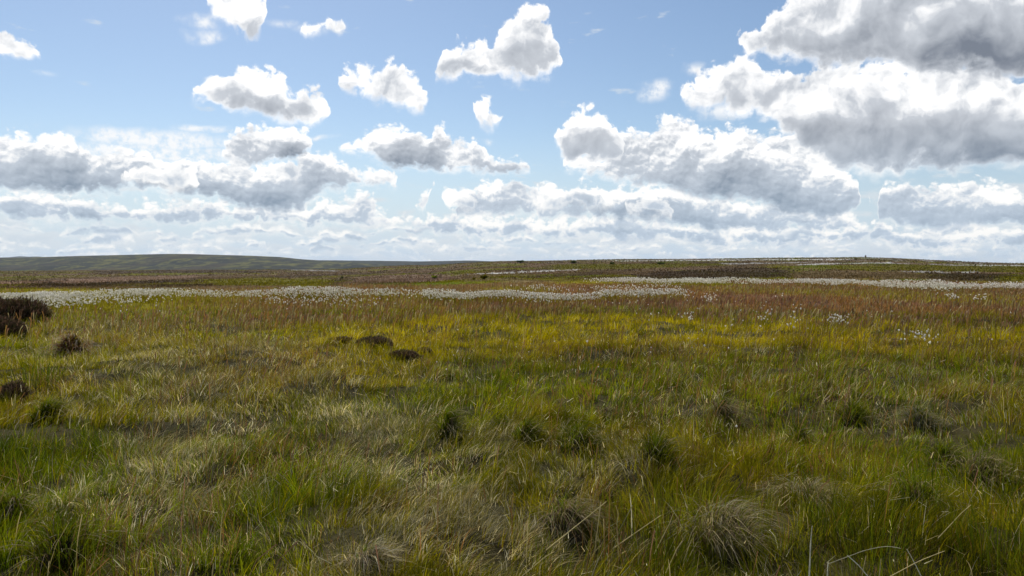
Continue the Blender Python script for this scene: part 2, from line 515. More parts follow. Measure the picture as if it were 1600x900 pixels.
PATCHES = [
    # burnt heather and bilberry on the right hand slope
    (HEATHER, patch([(985, 430), (1060, 423), (1120, 419.5), (1225, 418.5), (1230, 430), (1215, 435), (1060, 437), (1000, 434)])),
    (BROWN * 1.05, patch([(1232, 430), (1240, 423), (1300, 422), (1420, 425), (1470, 436), (1380, 437), (1240, 436)])),
    (HEATHER, patch([(1435, 426.5), (1570, 427.5), (1575, 433), (1560, 440.5), (1480, 440), (1460, 433)])),
    (OLIVE * .55, patch([(1572, 430), (1640, 430), (1640, 442), (1570, 441)])),
    (OLIVE * .50, patch([(1290, 416), (1400, 413.5), (1640, 416), (1640, 427), (1500, 424.5), (1300, 421)])),
    (OLIVE * .46, patch([(860, 413), (1000, 412), (1130, 411), (1130, 414), (1000, 420), (860, 421)])),
    (HEATHER * 1.3, patch([(1080, 409), (1220, 411), (1220, 413), (1080, 411.5)])),
    (HEATHER * 1.6, patch([(800, 433), (880, 430), (950, 427.5), (950, 429.5), (880, 432.5), (800, 436)])),
    (COTTON * .8, patch([(748, 427), (800, 426), (800, 427.2), (748, 428.2)])),
    (COTTON * .7, patch([(800, 424.5), (905, 421), (905, 422), (800, 426)])),
    (COTTON * .75, patch([(960, 407.6), (1130, 406.0), (1330, 404.6), (1330, 405.8), (1130, 407.0), (960, 408.5)])),
    (COTTON * .6, patch([(1130, 412.3), (1260, 409.6), (1260, 410.6), (1130, 413.2)])),
    (COTTON * .75, patch([(1250, 413), (1330, 411), (1400, 410), (1400, 411.6), (1330, 412.4), (1250, 414.4)])),
    (COTTON * .6, patch([(1470, 413.6), (1640, 414.6), (1640, 415.8), (1470, 414.8)])),
    (COTTON * .5, patch([(1400, 423.6), (1530, 425), (1530, 426), (1400, 424.8)])),
    # across the valley on the left
    (PINK, patch([(72, 441), (110, 436), (215, 432), (310, 430.5), (310, 434), (215, 438), (120, 443)])),
    (PINK * 1.15, patch([(-80, 439), (0, 441), (50, 439.5), (50, 442), (0, 445), (-80, 445)])),
    (HEATHER * 1.1, patch([(35, 446.5), (70, 440), (110, 443.5), (215, 439.5), (330, 436), (330, 439), (215, 444), (90, 449)])),
    (HEATHER * 1.3, patch([(150, 423.5), (330, 421.8), (420, 424), (420, 427), (330, 426.5), (150, 428)])),
    (HEATHER * 1.2, patch([(235, 446), (330, 443), (430, 440), (430, 443), (330, 446.5), (250, 450)])),
    (HEATHER * 1.4, patch([(420, 432), (520, 428), (620, 424.5), (620, 426), (520, 430.5), (420, 435)])),
    (COTTON * .40, patch([(455, 421.3), (520, 422.3), (535, 423.2), (520, 423.8), (455, 422.2)])),
    (OLIVE * .62, patch([(300, 437), (420, 434), (520, 437), (520, 447), (420, 447), (330, 446)])),
    (GREEN * .6, patch([(640, 444), (720, 442), (760, 444.5), (720, 448), (640, 449)])),
    (PINK * .8, patch([(560, 432), (660, 428), (720, 430), (700, 438), (600, 441), (540, 441)])),
]


def moor(x, y):
    """what grows where, as a reflectance, beyond the near turf"""
    d = np.hypot(x, y); az = np.arctan2(x, y)
    j = (fbm(x, y, 6, 3, 2) - .5)
    xj = x + j * np.clip(d / 22, 0.6, 14); yj = y + (fbm(x, y, 6, 3, 4) - .5) * np.clip(d / 8, 1, 40)
    a = fbm(x / 1.0, y / 2.6, 26, 4, 0); b = fbm(x, y / 2.2, 13, 4, 3); c = fbm(x, y, 3.5, 3, 6)
    rightness = sstep(-0.15, 0.25, az)
    col = lerp(np.broadcast_to(BROWN, x.shape + (3,)), OLIVE * .60, sstep(.44, .58, a))
    col = lerp(col, HEATHER * 1.4, sstep(.56, .66, b) * .8)
    col = lerp(col, GREEN * .55, sstep(.60, .68, a) * .8 * (0.4 + .6 * rightness))
    col = lerp(col, PINK * .75, sstep(.58, .68, 1 - b) * .6)
    crest = sstep(420, 800, d) * rightness
    streak = fbm(az * 60, np.log(d) * 22, 1.0, 3, 1)
    col = lerp(col, COTTON * .55, crest * sstep(.58, .72, streak) * .75)
    for colr, poly in PATCHES:
        col = lerp(col, np.broadcast_to(colr, x.shape + (3,)), in_poly(xj, yj, poly) * .9)
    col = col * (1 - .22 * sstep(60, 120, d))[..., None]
    # reddish seeding grass on the plateau and its yellow green edge
    red = sstep(21.5, 26, d + j * 10) * (1 - sstep(48 + 18 * rightness, 66 + 26 * rightness, d + j * 30))
    redc = lerp(np.broadcast_to(MAROON, x.shape + (3,)), RUST, sstep(.4, .6, c))
    redc = lerp(redc, OLIVE, np.maximum(sstep(.54, .66, fbm(x, y / 2.5, 9, 3, 5)) * .85, sstep(-.20, -.42, az) * .9))
    col = lerp(col, redc, red)
    return col * (0.8 + 0.45 * c)[..., None]


# ------------------------------------------------------------------ mesh helpers
def new_mesh(name, verts, faces_flat, sides, mat, col=None, smooth=False, uvt=None):
    """verts (n,3); faces_flat indices; sides vertices per face; col (n,3) reflectance"""
    me = bpy.data.meshes.new(name)
    nv = len(verts); nf = len(faces_flat) // sides
    me.vertices.add(nv)
    me.vertices.foreach_set("co", np.ascontiguousarray(verts, np.float32).ravel())
    me.loops.add(nf * sides)
    me.loops.foreach_set("vertex_index", np.ascontiguousarray(faces_flat, np.int32).ravel())
    me.polygons.add(nf)
    me.polygons.foreach_set("loop_start", np.arange(0, nf * sides, sides, dtype=np.int32))
    me.polygons.foreach_set("loop_total", np.full(nf, sides, np.int32))
    if smooth:
        me.polygons.foreach_set("use_smooth", np.ones(nf, bool))
    if col is not None:
        at = me.attributes.new("tint", 'FLOAT_COLOR', 'POINT')
        rgba = np.ones((nv, 4), np.float32); rgba[:, :3] = col
        at.data.foreach_set("color", rgba.ravel())
    me.update(calc_edges=True)
    me.materials.append(mat)
    return me


def link(name, data, parent=None, loc=None):
    o = bpy.data.objects.new(name, data)
    scene.collection.objects.link(o)
    if loc is not None:
        o.location = loc
    if parent is not None:
        o.parent = parent
    return o


def tag(o, label=None, cat=None, group=None, kind=None):
    if label: o["label"] = label
    if cat: o["category"] = cat
    if group: o["group"] = group
    if kind: o["kind"] = kind
    return o


# ------------------------------------------------------------------ materials
def mat_nodes(name):
    m = bpy.data.materials.new(name); m.use_nodes = True
    t = m.node_tree; t.nodes.clear()
    return m, t, t.nodes, t.links


def leaf_material(name, transl=0.60, rough=0.6, spec=0.0, var=0.30, scale=9.0):
    """grass, rush and heather: tinted per plant, broken up by noise, letting light through"""
    m, t, N, L = mat_nodes(name)
    at = N.new('ShaderNodeAttribute'); at.attribute_name = "tint"
    geo = N.new('ShaderNodeNewGeometry')
    no = N.new('ShaderNodeTexNoise'); no.inputs['Scale'].default_value = scale; no.inputs['Detail'].default_value = 2
    L.new(geo.outputs['Position'], no.inputs['Vector'])
    mr = N.new('ShaderNodeMapRange'); mr.inputs['From Min'].default_value = .3; mr.inputs['From Max'].default_value = .7
    mr.inputs['To Min'].default_value = 1 - var; mr.inputs['To Max'].default_value = 1 + var
    L.new(no.outputs['Fac'], mr.inputs['Value'])
    sc = N.new('ShaderNodeVectorMath'); sc.operation = 'SCALE'
    L.new(at.outputs['Color'], sc.inputs[0]); L.new(mr.outputs[0], sc.inputs['Scale'])
    pb = N.new('ShaderNodeBsdfPrincipled'); L.new(sc.outputs[0], pb.inputs['Base Color'])
    pb.inputs['Roughness'].default_value = rough; pb.inputs['Specular IOR Level'].default_value = spec
    tr = N.new('ShaderNodeBsdfTranslucent'); L.new(sc.outputs[0], tr.inputs['Color'])
    mx = N.new('ShaderNodeMixShader'); mx.inputs[0].default_value = transl
    L.new(pb.outputs[0], mx.inputs[1]); L.new(tr.outputs[0], mx.inputs[2])
    out = N.new('ShaderNodeOutputMaterial'); L.new(mx.outputs[0], out.inputs['Surface'])
    return m


def ground_material(name, scale=1.2, bump=0.6, var=0.4):
    m, t, N, L = mat_nodes(name)
    at = N.new('ShaderNodeAttribute'); at.attribute_name = "tint"
    geo = N.new('ShaderNodeNewGeometry')
    no = N.new('ShaderNodeTexNoise'); no.inputs['Scale'].default_value = scale; no.inputs['Detail'].default_value = 6; no.inputs['Roughness'].default_value = .65
    L.new(geo.outputs['Position'], no.inputs['Vector'])
    mr = N.new('ShaderNodeMapRange'); mr.inputs['From Min'].default_value = .32; mr.inputs['From Max'].default_value = .68
    mr.inputs['To Min'].default_value = 1 - var; mr.inputs['To Max'].default_value = 1 + var
    L.new(no.outputs['Fac'], mr.inputs['Value'])
    sc = N.new('ShaderNodeVectorMath'); sc.operation = 'SCALE'
    L.new(at.outputs['Color'], sc.inputs[0]); L.new(mr.outputs[0], sc.inputs['Scale'])
    pb = N.new('ShaderNodeBsdfPrincipled'); L.new(sc.outputs[0], pb.inputs['Base Color'])
    pb.inputs['Roughness'].default_value = 1.0; pb.inputs['Specular IOR Level'].default_value = 0.05
    bp = N.new('ShaderNodeBump'); bp.inputs['Strength'].default_value = bump; bp.inputs['Distance'].default_value = .3
    L.new(no.outputs['Fac'], bp.inputs['Height']); L.new(bp.outputs[0], pb.inputs['Normal'])
    out = N.new('ShaderNodeOutputMaterial'); L.new(pb.outputs[0], out.inputs['Surface'])
    return m


M_GRASS = leaf_material("grass_blades")
M_STRAW = leaf_material("dead_grass", transl=0.42, rough=0.5, spec=0.12, var=.25)
M_HEATH = leaf_material("heather_twigs", transl=0.12, rough=0.7, spec=0.1, var=.5, scale=14)
M_COTTON = leaf_material("cotton_heads", transl=0.6, rough=0.9, spec=0.0, var=.1)
M_GROUND = ground_material("moor_ground")
M_HILL = ground_material("hill_pasture", scale=.03, bump=.2, var=.5)

# ------------------------------------------------------------------ ground sheet
inner = np.arange(-42, 42.001, 0.15)
azs = np.radians(np.concatenate([np.arange(-180, -42, 3.0), inner, np.arange(44, 180, 3.0)]))
rings = np.concatenate([np.exp(np.arange(math.log(0.5), math.log(60), 0.014)),
                        np.exp(np.arange(math.log(60), math.log(1350), 0.0085)),
                        np.exp(np.linspace(math.log(1360), math.log(60000), 40))])
AA, DD = np.meshgrid(azs, rings)
gx = (DD * np.sin(AA)).ravel(); gy = (DD * np.cos(AA)).ravel()
gz = ground_z(gx, gy)
gd = DD.ravel()
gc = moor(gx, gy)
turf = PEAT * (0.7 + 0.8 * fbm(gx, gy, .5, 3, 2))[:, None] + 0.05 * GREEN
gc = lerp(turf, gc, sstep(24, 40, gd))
na, nr = len(azs), len(rings)
ii = np.arange(na); jj = (ii + 1) % na
fq = []
for r in range(nr - 1):
    fq.append(np.stack([r * na + ii, (r + 1) * na + ii, (r + 1) * na + jj, r * na + jj], axis=1))
fq = np.concatenate(fq)[:, ::-1]
cap = len(gx)
gx = np.append(gx, 0.0); gy = np.append(gy, 0.0); gz = np.append(gz, float(ground_z(0.0, 0.11))); gc = np.vstack([gc, PEAT])
tri = np.stack([ii, np.full(na, cap), np.full(na, cap), jj], axis=1)   # closes the sheet underfoot
me = new_mesh("ground", np.stack([gx, gy, gz], 1), fq.ravel(), 4, M_GROUND, gc, smooth=True)
ground = link("ground", me)
tag(ground, "rolling grass and heather moorland under the open sky", "ground", kind="structure")


# ------------------------------------------------------------------ hills on the skyline
def hill(crest, dist, front, foot, cols, label, seed, patches=()):
    xs = np.array([c[0] for c in crest], float); ys = np.array([c[1] for c in crest], float)
    px = np.linspace(xs[0], xs[-1], 420)
    a = np.arctan((px - 800) / FPX)
    cy = np.interp(px, xs, ys)
    k = np.ones(9) / 9
    cy = np.convolve(np.pad(cy, 4, mode='edge'), k, mode='valid')
    cy = cy + (fbm(px, px * 0, 26, 3, seed) - .5) * .5
    dc = dist / np.cos(a)
    hc = EYE + (HORIZON - cy) * dist / FPX
    prof = np.concatenate([np.linspace(0, 1, 60), np.linspace(1.02, 1.6, 14)])
    V, CC = [], []
    for s in prof:
        d = front + (dist - front) * s
        if s <= 1:
            q = s * (1 + .25 * (1 - s))
            z = foot + (hc - foot) * np.minimum(q, 1)
        else:
            z = hc - (hc - foot) * ((s - 1) / .6) ** 1.3
        dd = d / np.cos(a)
        x = dd * np.sin(a); y = dd * np.cos(a)
        z = z + (fbm(x, y, dist * .06, 4, seed) - .5) * dist * .006 * math.sin(min(s, 1) * math.pi)
        V.append(np.stack([x, y, z], 1))
        g = fbm(x, y / 3.5, dist * .008, 4, seed + 1); h = fbm(x, y / 3.5, dist * .006, 4, seed + 2); q2 = fbm(x, y / 3, dist * .05, 4, seed + 3)
        c = lerp(np.broadcast_to(cols[0], x.shape + (3,)), cols[1], sstep(.50, .58, g))
        c = lerp(c, cols[2], sstep(.53, .58, h) * .9)
        c = lerp(c, cols[3], sstep(.50, .60, q2) * .7)
        CC.append(c)
    n = len(px)
    i = np.arange(n - 1)
    F = np.concatenate([np.stack([r * n + i, r * n + i + 1, (r + 1) * n + i + 1, (r + 1) * n + i], 1) for r in range(len(prof) - 1)])
    o = link("hill", new_mesh("hill", np.concatenate(V), F.ravel(), 4, M_HILL, np.concatenate(CC), smooth=True))
    tag(o, label, "hill", kind="structure")
    return o


HG = C(.085, .080, .018); HO = C(.024, .024, .010); HD = C(.007, .009, .007); HB = C(.032, .023, .012)
hill([(-700, 409), (-300, 406), (-100, 404.5), (0, 402.4), (60, 402.0), (100, 400.6), (150, 399.2), (165, 398.9), (200, 398.2), (265, 396.6), (300, 397.0), (350, 398.4), (400, 399.8), (440, 401.5), (470, 405), (500, 406.8), (560, 410), (640, 417)],
     3600, 2100, -55, (HO, HG, HD, HB), "broad green and brown fell on the left skyline", 2)
hill([(380, 412), (430, 406.6), (530, 406.8), (600, 407.6), (660, 408.4), (700, 407.6), (740, 407.0), (765, 408.2), (800, 410.5), (860, 414), (950, 420)],
     5200, 3700, -60, (HO * .7, HB * .6, HD, HO * .8), "bluish far fell dipping behind the moor at the centre", 4)
hill([(-300, 404), (-60, 403.4), (0, 403.0), (15, 402.2), (26, 400.4), (38, 399.9), (46, 401.4), (51, 401.2), (56, 399.8), (63, 401.0), (74, 402.8), (200, 406), (400, 412)],
     16000, 14500, -60, (HO, HB, HD, HO), "tiny pale blue peaks at the far left edge of the horizon", 6)
# ------------------------------------------------------------------ grass
RG = np.random.default_rng(20)


def blades(base, hgt, wid, laz, lean, droop, c0, c1, segs, rng, tipw=0.12):
    """bent tapering blades as strips; returns verts, quads, colours"""
    n = len(base)
    t = np.linspace(0, 1, segs + 1)[None, :]
    h = hgt[:, None]; le = lean[:, None]; dr = droop[:, None]
    out = h * le * (0.35 * t + 0.65 * t ** 2) + h * dr * t ** 3 * 0.5
    up = h * (t * (1 - 0.28 * np.minimum(le, 1.2) * t) - dr * 0.55 * t ** 3)
    dx = np.sin(laz)[:, None]; dy = np.cos(laz)[:, None]
    cx = base[:, 0:1] + out * dx; cy = base[:, 1:2] + out * dy; cz = base[:, 2:3] + up
    ta = (laz + rng.uniform(-1.2, 1.2, n) + math.pi / 2)[:, None] + rng.uniform(-.8, .8, n)[:, None] * t
    w = 0.5 * wid[:, None] * (1 - (1 - tipw) * t ** 1.6)
    sx = np.sin(ta) * w; sy = np.cos(ta) * w
    tw = (rng.uniform(-.35, .35, n)[:, None]) * w
    V = np.empty((n, segs + 1, 2, 3), np.float32)
    V[:, :, 0, 0] = cx - sx; V[:, :, 0, 1] = cy - sy; V[:, :, 0, 2] = cz - tw
    V[:, :, 1, 0] = cx + sx; V[:, :, 1, 1] = cy + sy; V[:, :, 1, 2] = cz + tw
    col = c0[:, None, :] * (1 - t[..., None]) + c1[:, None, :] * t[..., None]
    K = np.repeat(col[:, :, None, :], 2, axis=2)
    b = (np.arange(n) * (segs + 1) * 2)[:, None] + (np.arange(segs) * 2)[None, :]
    F = np.stack([b, b + 1, b + 3, b + 2], axis=2)
    return V.reshape(-1, 3), F.reshape(-1), K.reshape(-1, 3)


class Heap:
    def __init__(self):
        self.v, self.f, self.c, self.n = [], [], [], 0

    def add(self, v, f, c):
        self.v.append(v); self.f.append(f + self.n); self.c.append(c); self.n += len(v)

    def mesh(self, name, mat, sides=4):
        return new_mesh(name, np.concatenate(self.v), np.concatenate(self.f), sides, mat, np.concatenate(self.c))


# straw coloured, flattened places in the turf: photo x, y, half width m, half depth m, strength
STRAWS = [(270, 625, .9, 2.2, .8), (330, 650, .8, 1.4, .6), (620, 745, .45, .5, 1), (570, 655, .6, .9, .9), (400, 545, 1.0, 2.5, .7), (190, 600, .8, 1.0, .5),
          (265, 750, .8, .8, .8), (150, 770, .5, .4, .5), (590, 870, .35, .25, 1), (640, 830, .40, .30, .9), (790, 860, .45, .35, .9), (520, 770, .4, .4, .8), (705, 725, .55, .4, .8), (690, 590, .8, 1.2, .5),
          (460, 590, .8, 2.0, .6), (420, 640, .6, 1.0, .4), (1400, 640, 1.0, 1.4, .6), (965, 735, .45, .4, .7), (1480, 600, 1.2, 1.8, .4), (240, 560, 1.2, 2.0, .5), (740, 690, .5, .5, .6),
          (1120, 600, 1.0, 1.0, .35), (180, 500, 2.0, 4.0, .5), (60, 560, 1.2, 1.4, .6), (140, 520, 1.2, 2.5, .6), (880, 740, .4, .35, .6), (310, 510, 2, 4, .35), (500, 840, .4, .3, .5), (1000, 690, .5, .4, .4)]
TRACKS = [([(800, 885), (690, 800), (622, 745), (572, 660), (470, 592), (405, 545), (350, 512), (300, 490)], .42, .85),
          ([(240, 800), (275, 740), (300, 680), (285, 625), (255, 570), (225, 530), (190, 500)], .42, .75)]
TRODDEN = []
for _pts, _w, _s in TRACKS:
    for (_a, _b) in zip(_pts, _pts[1:]):
        for _t in np.linspace(0, 1, 6)[:-1]:
            TRODDEN.append((_a[0] + (_b[0] - _a[0]) * _t, _a[1] + (_b[1] - _a[1]) * _t, _w * 1.15 * (1 + .25 * math.sin(_a[1] + 9 * _t)), .55, _s * (.75 + .25 * math.sin(_a[0] * .3 + 5 * _t))))
RUSTS = [(430, 560, 1.2, 2.2, .7), (330, 600, .8, 1.4, .6), (420, 600, .8, 1.2, .6), (110, 845, .4, .35, .6), (830, 570, 1.5, 2.0, .4), (1050, 640, 1.5, 1.8, .4), (640, 800, .3, .25, .6), (170, 540, 1.2, 2.0, .6), (420, 740, .5, .5, .4), (300, 680, .5, .5, .6),
         (1250, 600, 2.0, 3, .5), (1000, 560, 2.0, 3, .45), (560, 510, 3.0, 3.5, .4), (370, 510, 3, 4, .45), (960, 780, .3, .3, .5), (1500, 560, 3, 4, .45), (720, 740, .25, .2, .5)]
GREENS = [(420, 690, .8, .8, .6), (60, 720, .8, .7, .7), (700, 665, .6, .5, .5), (950, 860, .6, .35, .6), (1560, 850, .5, .4, .9), (1200, 800, .7, .5, .5), (130, 800, .5, .5, .6), (860, 700, .8, .6, .5), (230, 580, .8, .8, .5), (420, 830, .5, .4, .6), (1330, 830, .6, .4, .6), (1100, 700, .8, .8, .4)]


def spots(lst):
    out = []
    for (px, py, a, b, s) in lst:
        p = hit(px, py)
        out.append((p.x, p.y, a * 1.25, b * 1.25, s))
    return out


_S, _R, _G, _K = spots(STRAWS), spots(RUSTS), spots(GREENS), spots(TRODDEN)


def spot_field(lst, x, y):
    f = np.zeros_like(x)
    jx = (fbm(x, y, .7, 3, 1) - .5) * 1.6; jy = (fbm(x, y, .7, 3, 4) - .5) * 1.6
    for (cx, cy, a, b, s) in lst:
        r = np.sqrt(((x - cx) / a + jx) ** 2 + ((y - cy) / b + jy) ** 2)
        f = np.maximum(f, s * (1 - sstep(.35, 1.15, r)))
    return f


def turf_fields(x, y):
    d = np.hypot(x, y)
    st = np.maximum(spot_field(_S, x, y) * .72, sstep(.62, .76, fbm(x, y, 1.1, 4, 2)) * .38)
    st = np.maximum(st, spot_field(_K, x, y) * 1.1)
    ru = np.maximum(spot_field(_R, x, y), sstep(.56, .72, fbm(x, y, 2.1, 4, 6)) * .55)
    gr = np.maximum(spot_field(_G, x, y), sstep(.56, .70, fbm(x, y, 1.5, 3, 5)) * .6)
    # drier and browner towards the left edge
    left = sstep(-.12, -.40, np.arctan2(x, y))
    st = np.clip(st + left * .05 * sstep(5, 11, d), 0, 1)
    return st, ru, gr


def turf_colour(x, y, rng, st, ru, gr):
    n = len(x)
    d = np.hypot(x, y); az = np.arctan2(x, y)
    b = fbm(x, y, 3.2, 4, 0)
    yel = sstep(11.5, 17.5, d + (b - .5) * 13) * (1 - sstep(22, 27, d + (b - .5) * 6)) * (0.25 + .75 * sstep(-.45, -.05, az))
    base = lerp(np.broadcast_to(GREEN, (n, 3)), OLIVE, sstep(.40, .62, b))
    base = lerp(base, YELLOW, np.clip(yel * .95, 0, 1))
    base = lerp(base, DKGREEN, gr * .75)
    u = rng.random(n)
    base = lerp(base, YELLOW * .9, (u < .14) * .7)
    u2 = rng.random(n)
    dead = (u2 < .03 + .58 * st)
    g = np.where((rng.random(n) < .55)[:, None], STRAW, GREYSTRAW) * (rng.uniform(.55, 1.2, n) * (1 + .35 * st))[:, None]
    base = np.where(dead[:, None], g, base)
    rusty = (rng.random(n) < .05 + .55 * ru) & ~dead
    base = np.where(rusty[:, None], RUST * rng.uniform(.7, 1.3, n)[:, None], base)
    return base * rng.uniform(.70, 1.25, n)[:, None], dead


def sow(heap, d0, d1, tuft_density, per, segs, hgt, wid, spread, half=R(43), seed=0, gaps=.45):
    rng = np.random.default_rng(seed)
    n = int(half * (d1 * d1 - d0 * d0) * tuft_density)
    d = np.sqrt(rng.uniform(d0 * d0, d1 * d1, n)); a = rng.uniform(-half, half, n)
    tx, ty = d * np.sin(a), d * np.cos(a)
    st, ru, gr = turf_fields(tx, ty)
    keep = rng.random(n) < 1 - gaps * sstep(.54, .64, fbm(tx, ty, .62, 3, 7))
    tx, ty, st, ru, gr, d = [q[keep] for q in (tx, ty, st, ru, gr, d)]
    n = len(tx)
    th = hgt * (0.40 + 1.15 * fbm(tx, ty, .9, 3, 3)) * rng.uniform(.7, 1.25, n) * (1 - .22 * st)
    tl = 4 * math.pi * fbm(tx, ty, 1.1, 2, 5) + rng.normal(0, .5, n)
    # each tuft leans its own way, on the whole away to the right with the wind
    k = np.repeat(np.arange(n), per); m = len(k)
    ang = rng.uniform(0, 2 * math.pi, m)
    rad = spread * np.sqrt(rng.random(m)) * rng.uniform(.5, 1.3, n)[k]
    bx = tx[k] + rad * np.sin(ang); by = ty[k] + rad * np.cos(ang)
    bz = ground_z(bx, by) - .015
    c, dead = turf_colour(tx[k] + rng.normal(0, .06, m), ty[k] + rng.normal(0, .06, m), rng, st[k], ru[k], gr[k])
    vx = np.sin(ang) * .42 + np.sin(tl[k]) * .52 + .18 + rng.normal(0, .22, m)
    vy = np.cos(ang) * .42 + np.cos(tl[k]) * .52 + .03 + rng.normal(0, .22, m)
    laz = np.arctan2(vx, vy)
    lean = np.clip(np.hypot(vx, vy) * .50 + rng.normal(0, .12, m), .02, 1.5)
    lean = np.where(dead, lean * 1.35 + .25 * st[k], lean)
    droop = np.clip(rng.normal(.20, .22, m), 0, .8)
    h = th[k] * rng.uniform(.45, 1.25, m) * (1.12 - .42 * np.minimum(rad / spread, 1.2))
    own = rng.uniform(.68, 1.2, n); dk = rng.random(n) < .10 + .22 * sstep(.52, .64, fbm(tx, ty, .8, 3, 4))
    c = c * own[k][:, None]
    c = np.where((dk[k] & ~dead)[:, None], c * np.array([.50, .62, .60]), c)
    w = wid * rng.uniform(.6, 1.4, m)
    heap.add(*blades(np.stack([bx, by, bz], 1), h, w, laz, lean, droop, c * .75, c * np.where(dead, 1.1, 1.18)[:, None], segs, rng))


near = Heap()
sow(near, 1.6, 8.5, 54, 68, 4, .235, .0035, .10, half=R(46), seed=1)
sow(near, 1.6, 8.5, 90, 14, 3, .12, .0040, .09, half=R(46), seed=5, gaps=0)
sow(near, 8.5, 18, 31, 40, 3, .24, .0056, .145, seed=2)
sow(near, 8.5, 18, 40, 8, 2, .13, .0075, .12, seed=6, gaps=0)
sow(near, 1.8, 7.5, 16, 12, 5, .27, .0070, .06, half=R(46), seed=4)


def glint_litter(heap, d0, d1, dens, size, wid, seed):
    """pale dead leaf bits in the sward, brightened to stand in for glints"""
    rng = np.random.default_rng(seed)
    half = R(44)
    n = int(half * (d1 * d1 - d0 * d0) * dens)
    d = np.sqrt(rng.uniform(d0 * d0, d1 * d1, n)); a = rng.uniform(-half, half, n)
    x, y = d * np.sin(a), d * np.cos(a)
    k = rng.random(n) < .35 + .65 * sstep(.42, .6, fbm(x, y, .9, 3, 2))
    x, y = x[k], y[k]; n = len(x)
    base = np.stack([x, y, ground_z(x, y) + rng.uniform(.05, .21, n)], 1)
    c = np.where((rng.random(n) < .6)[:, None], STRAW * 1.35, GREYSTRAW * 1.4) * rng.uniform(.7, 1.25, n)[:, None]  # straw colours lifted so the dead bits also read as glints
    heap.add(*blades(base, size * rng.uniform(.3, 1.5, n), wid * rng.uniform(.6, 1.2, n), rng.uniform(0, 6.28, n), np.abs(rng.normal(.8, .6, n)), rng.uniform(.0, .3, n), c, c, 1, rng, tipw=.6))


glint_litter(near, 1.8, 8.5, 120, .050, .0036, 41)
glint_litter(near, 8.5, 20, 26, .06, .0060, 42)
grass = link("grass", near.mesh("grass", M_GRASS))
tag(grass, "long tufted green and straw coloured moor grass in the foreground", "grass", kind="stuff")
far = Heap()
sow(far, 18, 29, 18, 24, 2, .25, .0098, .20, seed=3)
o = link("grass", far.mesh("grass", M_GRASS))
tag(o, "yellow green grass between the tussocks and the red seeding band", "grass", kind="stuff")

# seeding stalks: thin upright stems with a loose brown panicle, thickest in the red band
sd_heap = Heap()


def stalks(d0, d1, dens, hgt, wid, seed, where):
    rng = np.random.default_rng(seed)
    half = R(43)
    n = int(half * (d1 * d1 - d0 * d0) * dens)
    d = np.sqrt(rng.uniform(d0 * d0, d1 * d1, n)); a = rng.uniform(-half, half, n)
    x, y = d * np.sin(a), d * np.cos(a)
    k = rng.random(n) < where(x, y, d, a)
    x, y, d = x[k], y[k], d[k]; n = len(x)
    base = np.stack([x, y, ground_z(x, y)], 1)
    h = hgt * rng.uniform(.7, 1.25, n)
    laz = rng.normal(math.pi / 2, 1.0, n); lean = np.abs(rng.normal(.16, .14, n))
    dr = np.abs(rng.normal(.10, .10, n))
    c = np.where((rng.random(n) < .5)[:, None], MAROON, RUST) * rng.uniform(.8, 1.35, n)[:, None]
    c = np.where((rng.random(n) < .25)[:, None], STRAW * .6, c)
    V, F, K = blades(base, h, wid * rng.uniform(.7, 1.2, n), laz, lean, dr, lerp(c, OLIVE, np.full(n, .5)), c * 1.1, 3, rng, tipw=1.9)
    sd_heap.add(V, F, K)


stalks(2.5, 9, 34, .40, .0030, 11, lambda x, y, d, a: .15 + .75 * turf_fields(x, y)[1])
stalks(9, 20, 26, .44, .0055, 12, lambda x, y, d, a: .12 + .7 * turf_fields(x, y)[1])
stalks(20, 27, 12, .38, .011, 13, lambda x, y, d, a: .18 + .6 * sstep(.45, .6, fbm(x, y, 5, 3, 2)) + .4 * sstep(21, 25, d))
stalks(22, 56, 30, .32, .017, 14, lambda x, y, d, a: sstep(21, 26.5, d + 12 * (fbm(x, y, 6, 3, 2) - .5)) * (.45 + .55 * sstep(.38, .55, fbm(x, y / 2.5, 9, 3, 1))) * (1 - .88 * sstep(-.18, -.42, a)))
o = link("seeding_grass", sd_heap.mesh("seeding_grass", M_STRAW))
tag(o, "reddish brown seeding grass stems making a band across the moor", "grass", kind="stuff")

# the band itself, and the rough vegetation that carries on to the slopes
rough = Heap()


def rough_cover(d0, d1, dens, hgt, wid, seed, half=R(42), segs=2):
    rng = np.random.default_rng(seed)
    n = int(half * (d1 * d1 - d0 * d0) * dens)
    d = np.sqrt(rng.uniform(d0 * d0, d1 * d1, n)); a = rng.uniform(-half, half, n)
    x, y = d * np.sin(a), d * np.cos(a)
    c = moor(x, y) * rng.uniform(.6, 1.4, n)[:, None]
    k = np.ones(n, bool)
    base = np.stack([x, y, ground_z(x, y) - hgt * .1], 1)
    h = hgt * rng.uniform(.4, 1.3, n)
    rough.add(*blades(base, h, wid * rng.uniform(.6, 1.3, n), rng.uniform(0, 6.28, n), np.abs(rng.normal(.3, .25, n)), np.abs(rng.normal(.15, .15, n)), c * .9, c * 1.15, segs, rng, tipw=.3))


rough_cover(25, 48, 52, .25, .022, 21)
rough_cover(48, 90, 14, .17, .05, 22)
rough_cover(90, 200, 1.9, .26, .13, 23)
rough_cover(200, 520, .22, .45, .42, 24)
rough_cover(520, 1150, .035, .8, 1.1, 25)
o = link("moor_vegetation", rough.mesh("moor_vegetation", M_GRASS))
tag(o, "mixed heather and rough grass covering the far moor slopes", "ground cover", kind="stuff")

# ------------------------------------------------------------------ cotton grass in sweeps
OCT_F = np.array([[0, 2, 4], [2, 1, 4], [1, 3, 4], [3, 0, 4], [2, 0, 5], [1, 2, 5], [3, 1, 5], [0, 3, 5]])


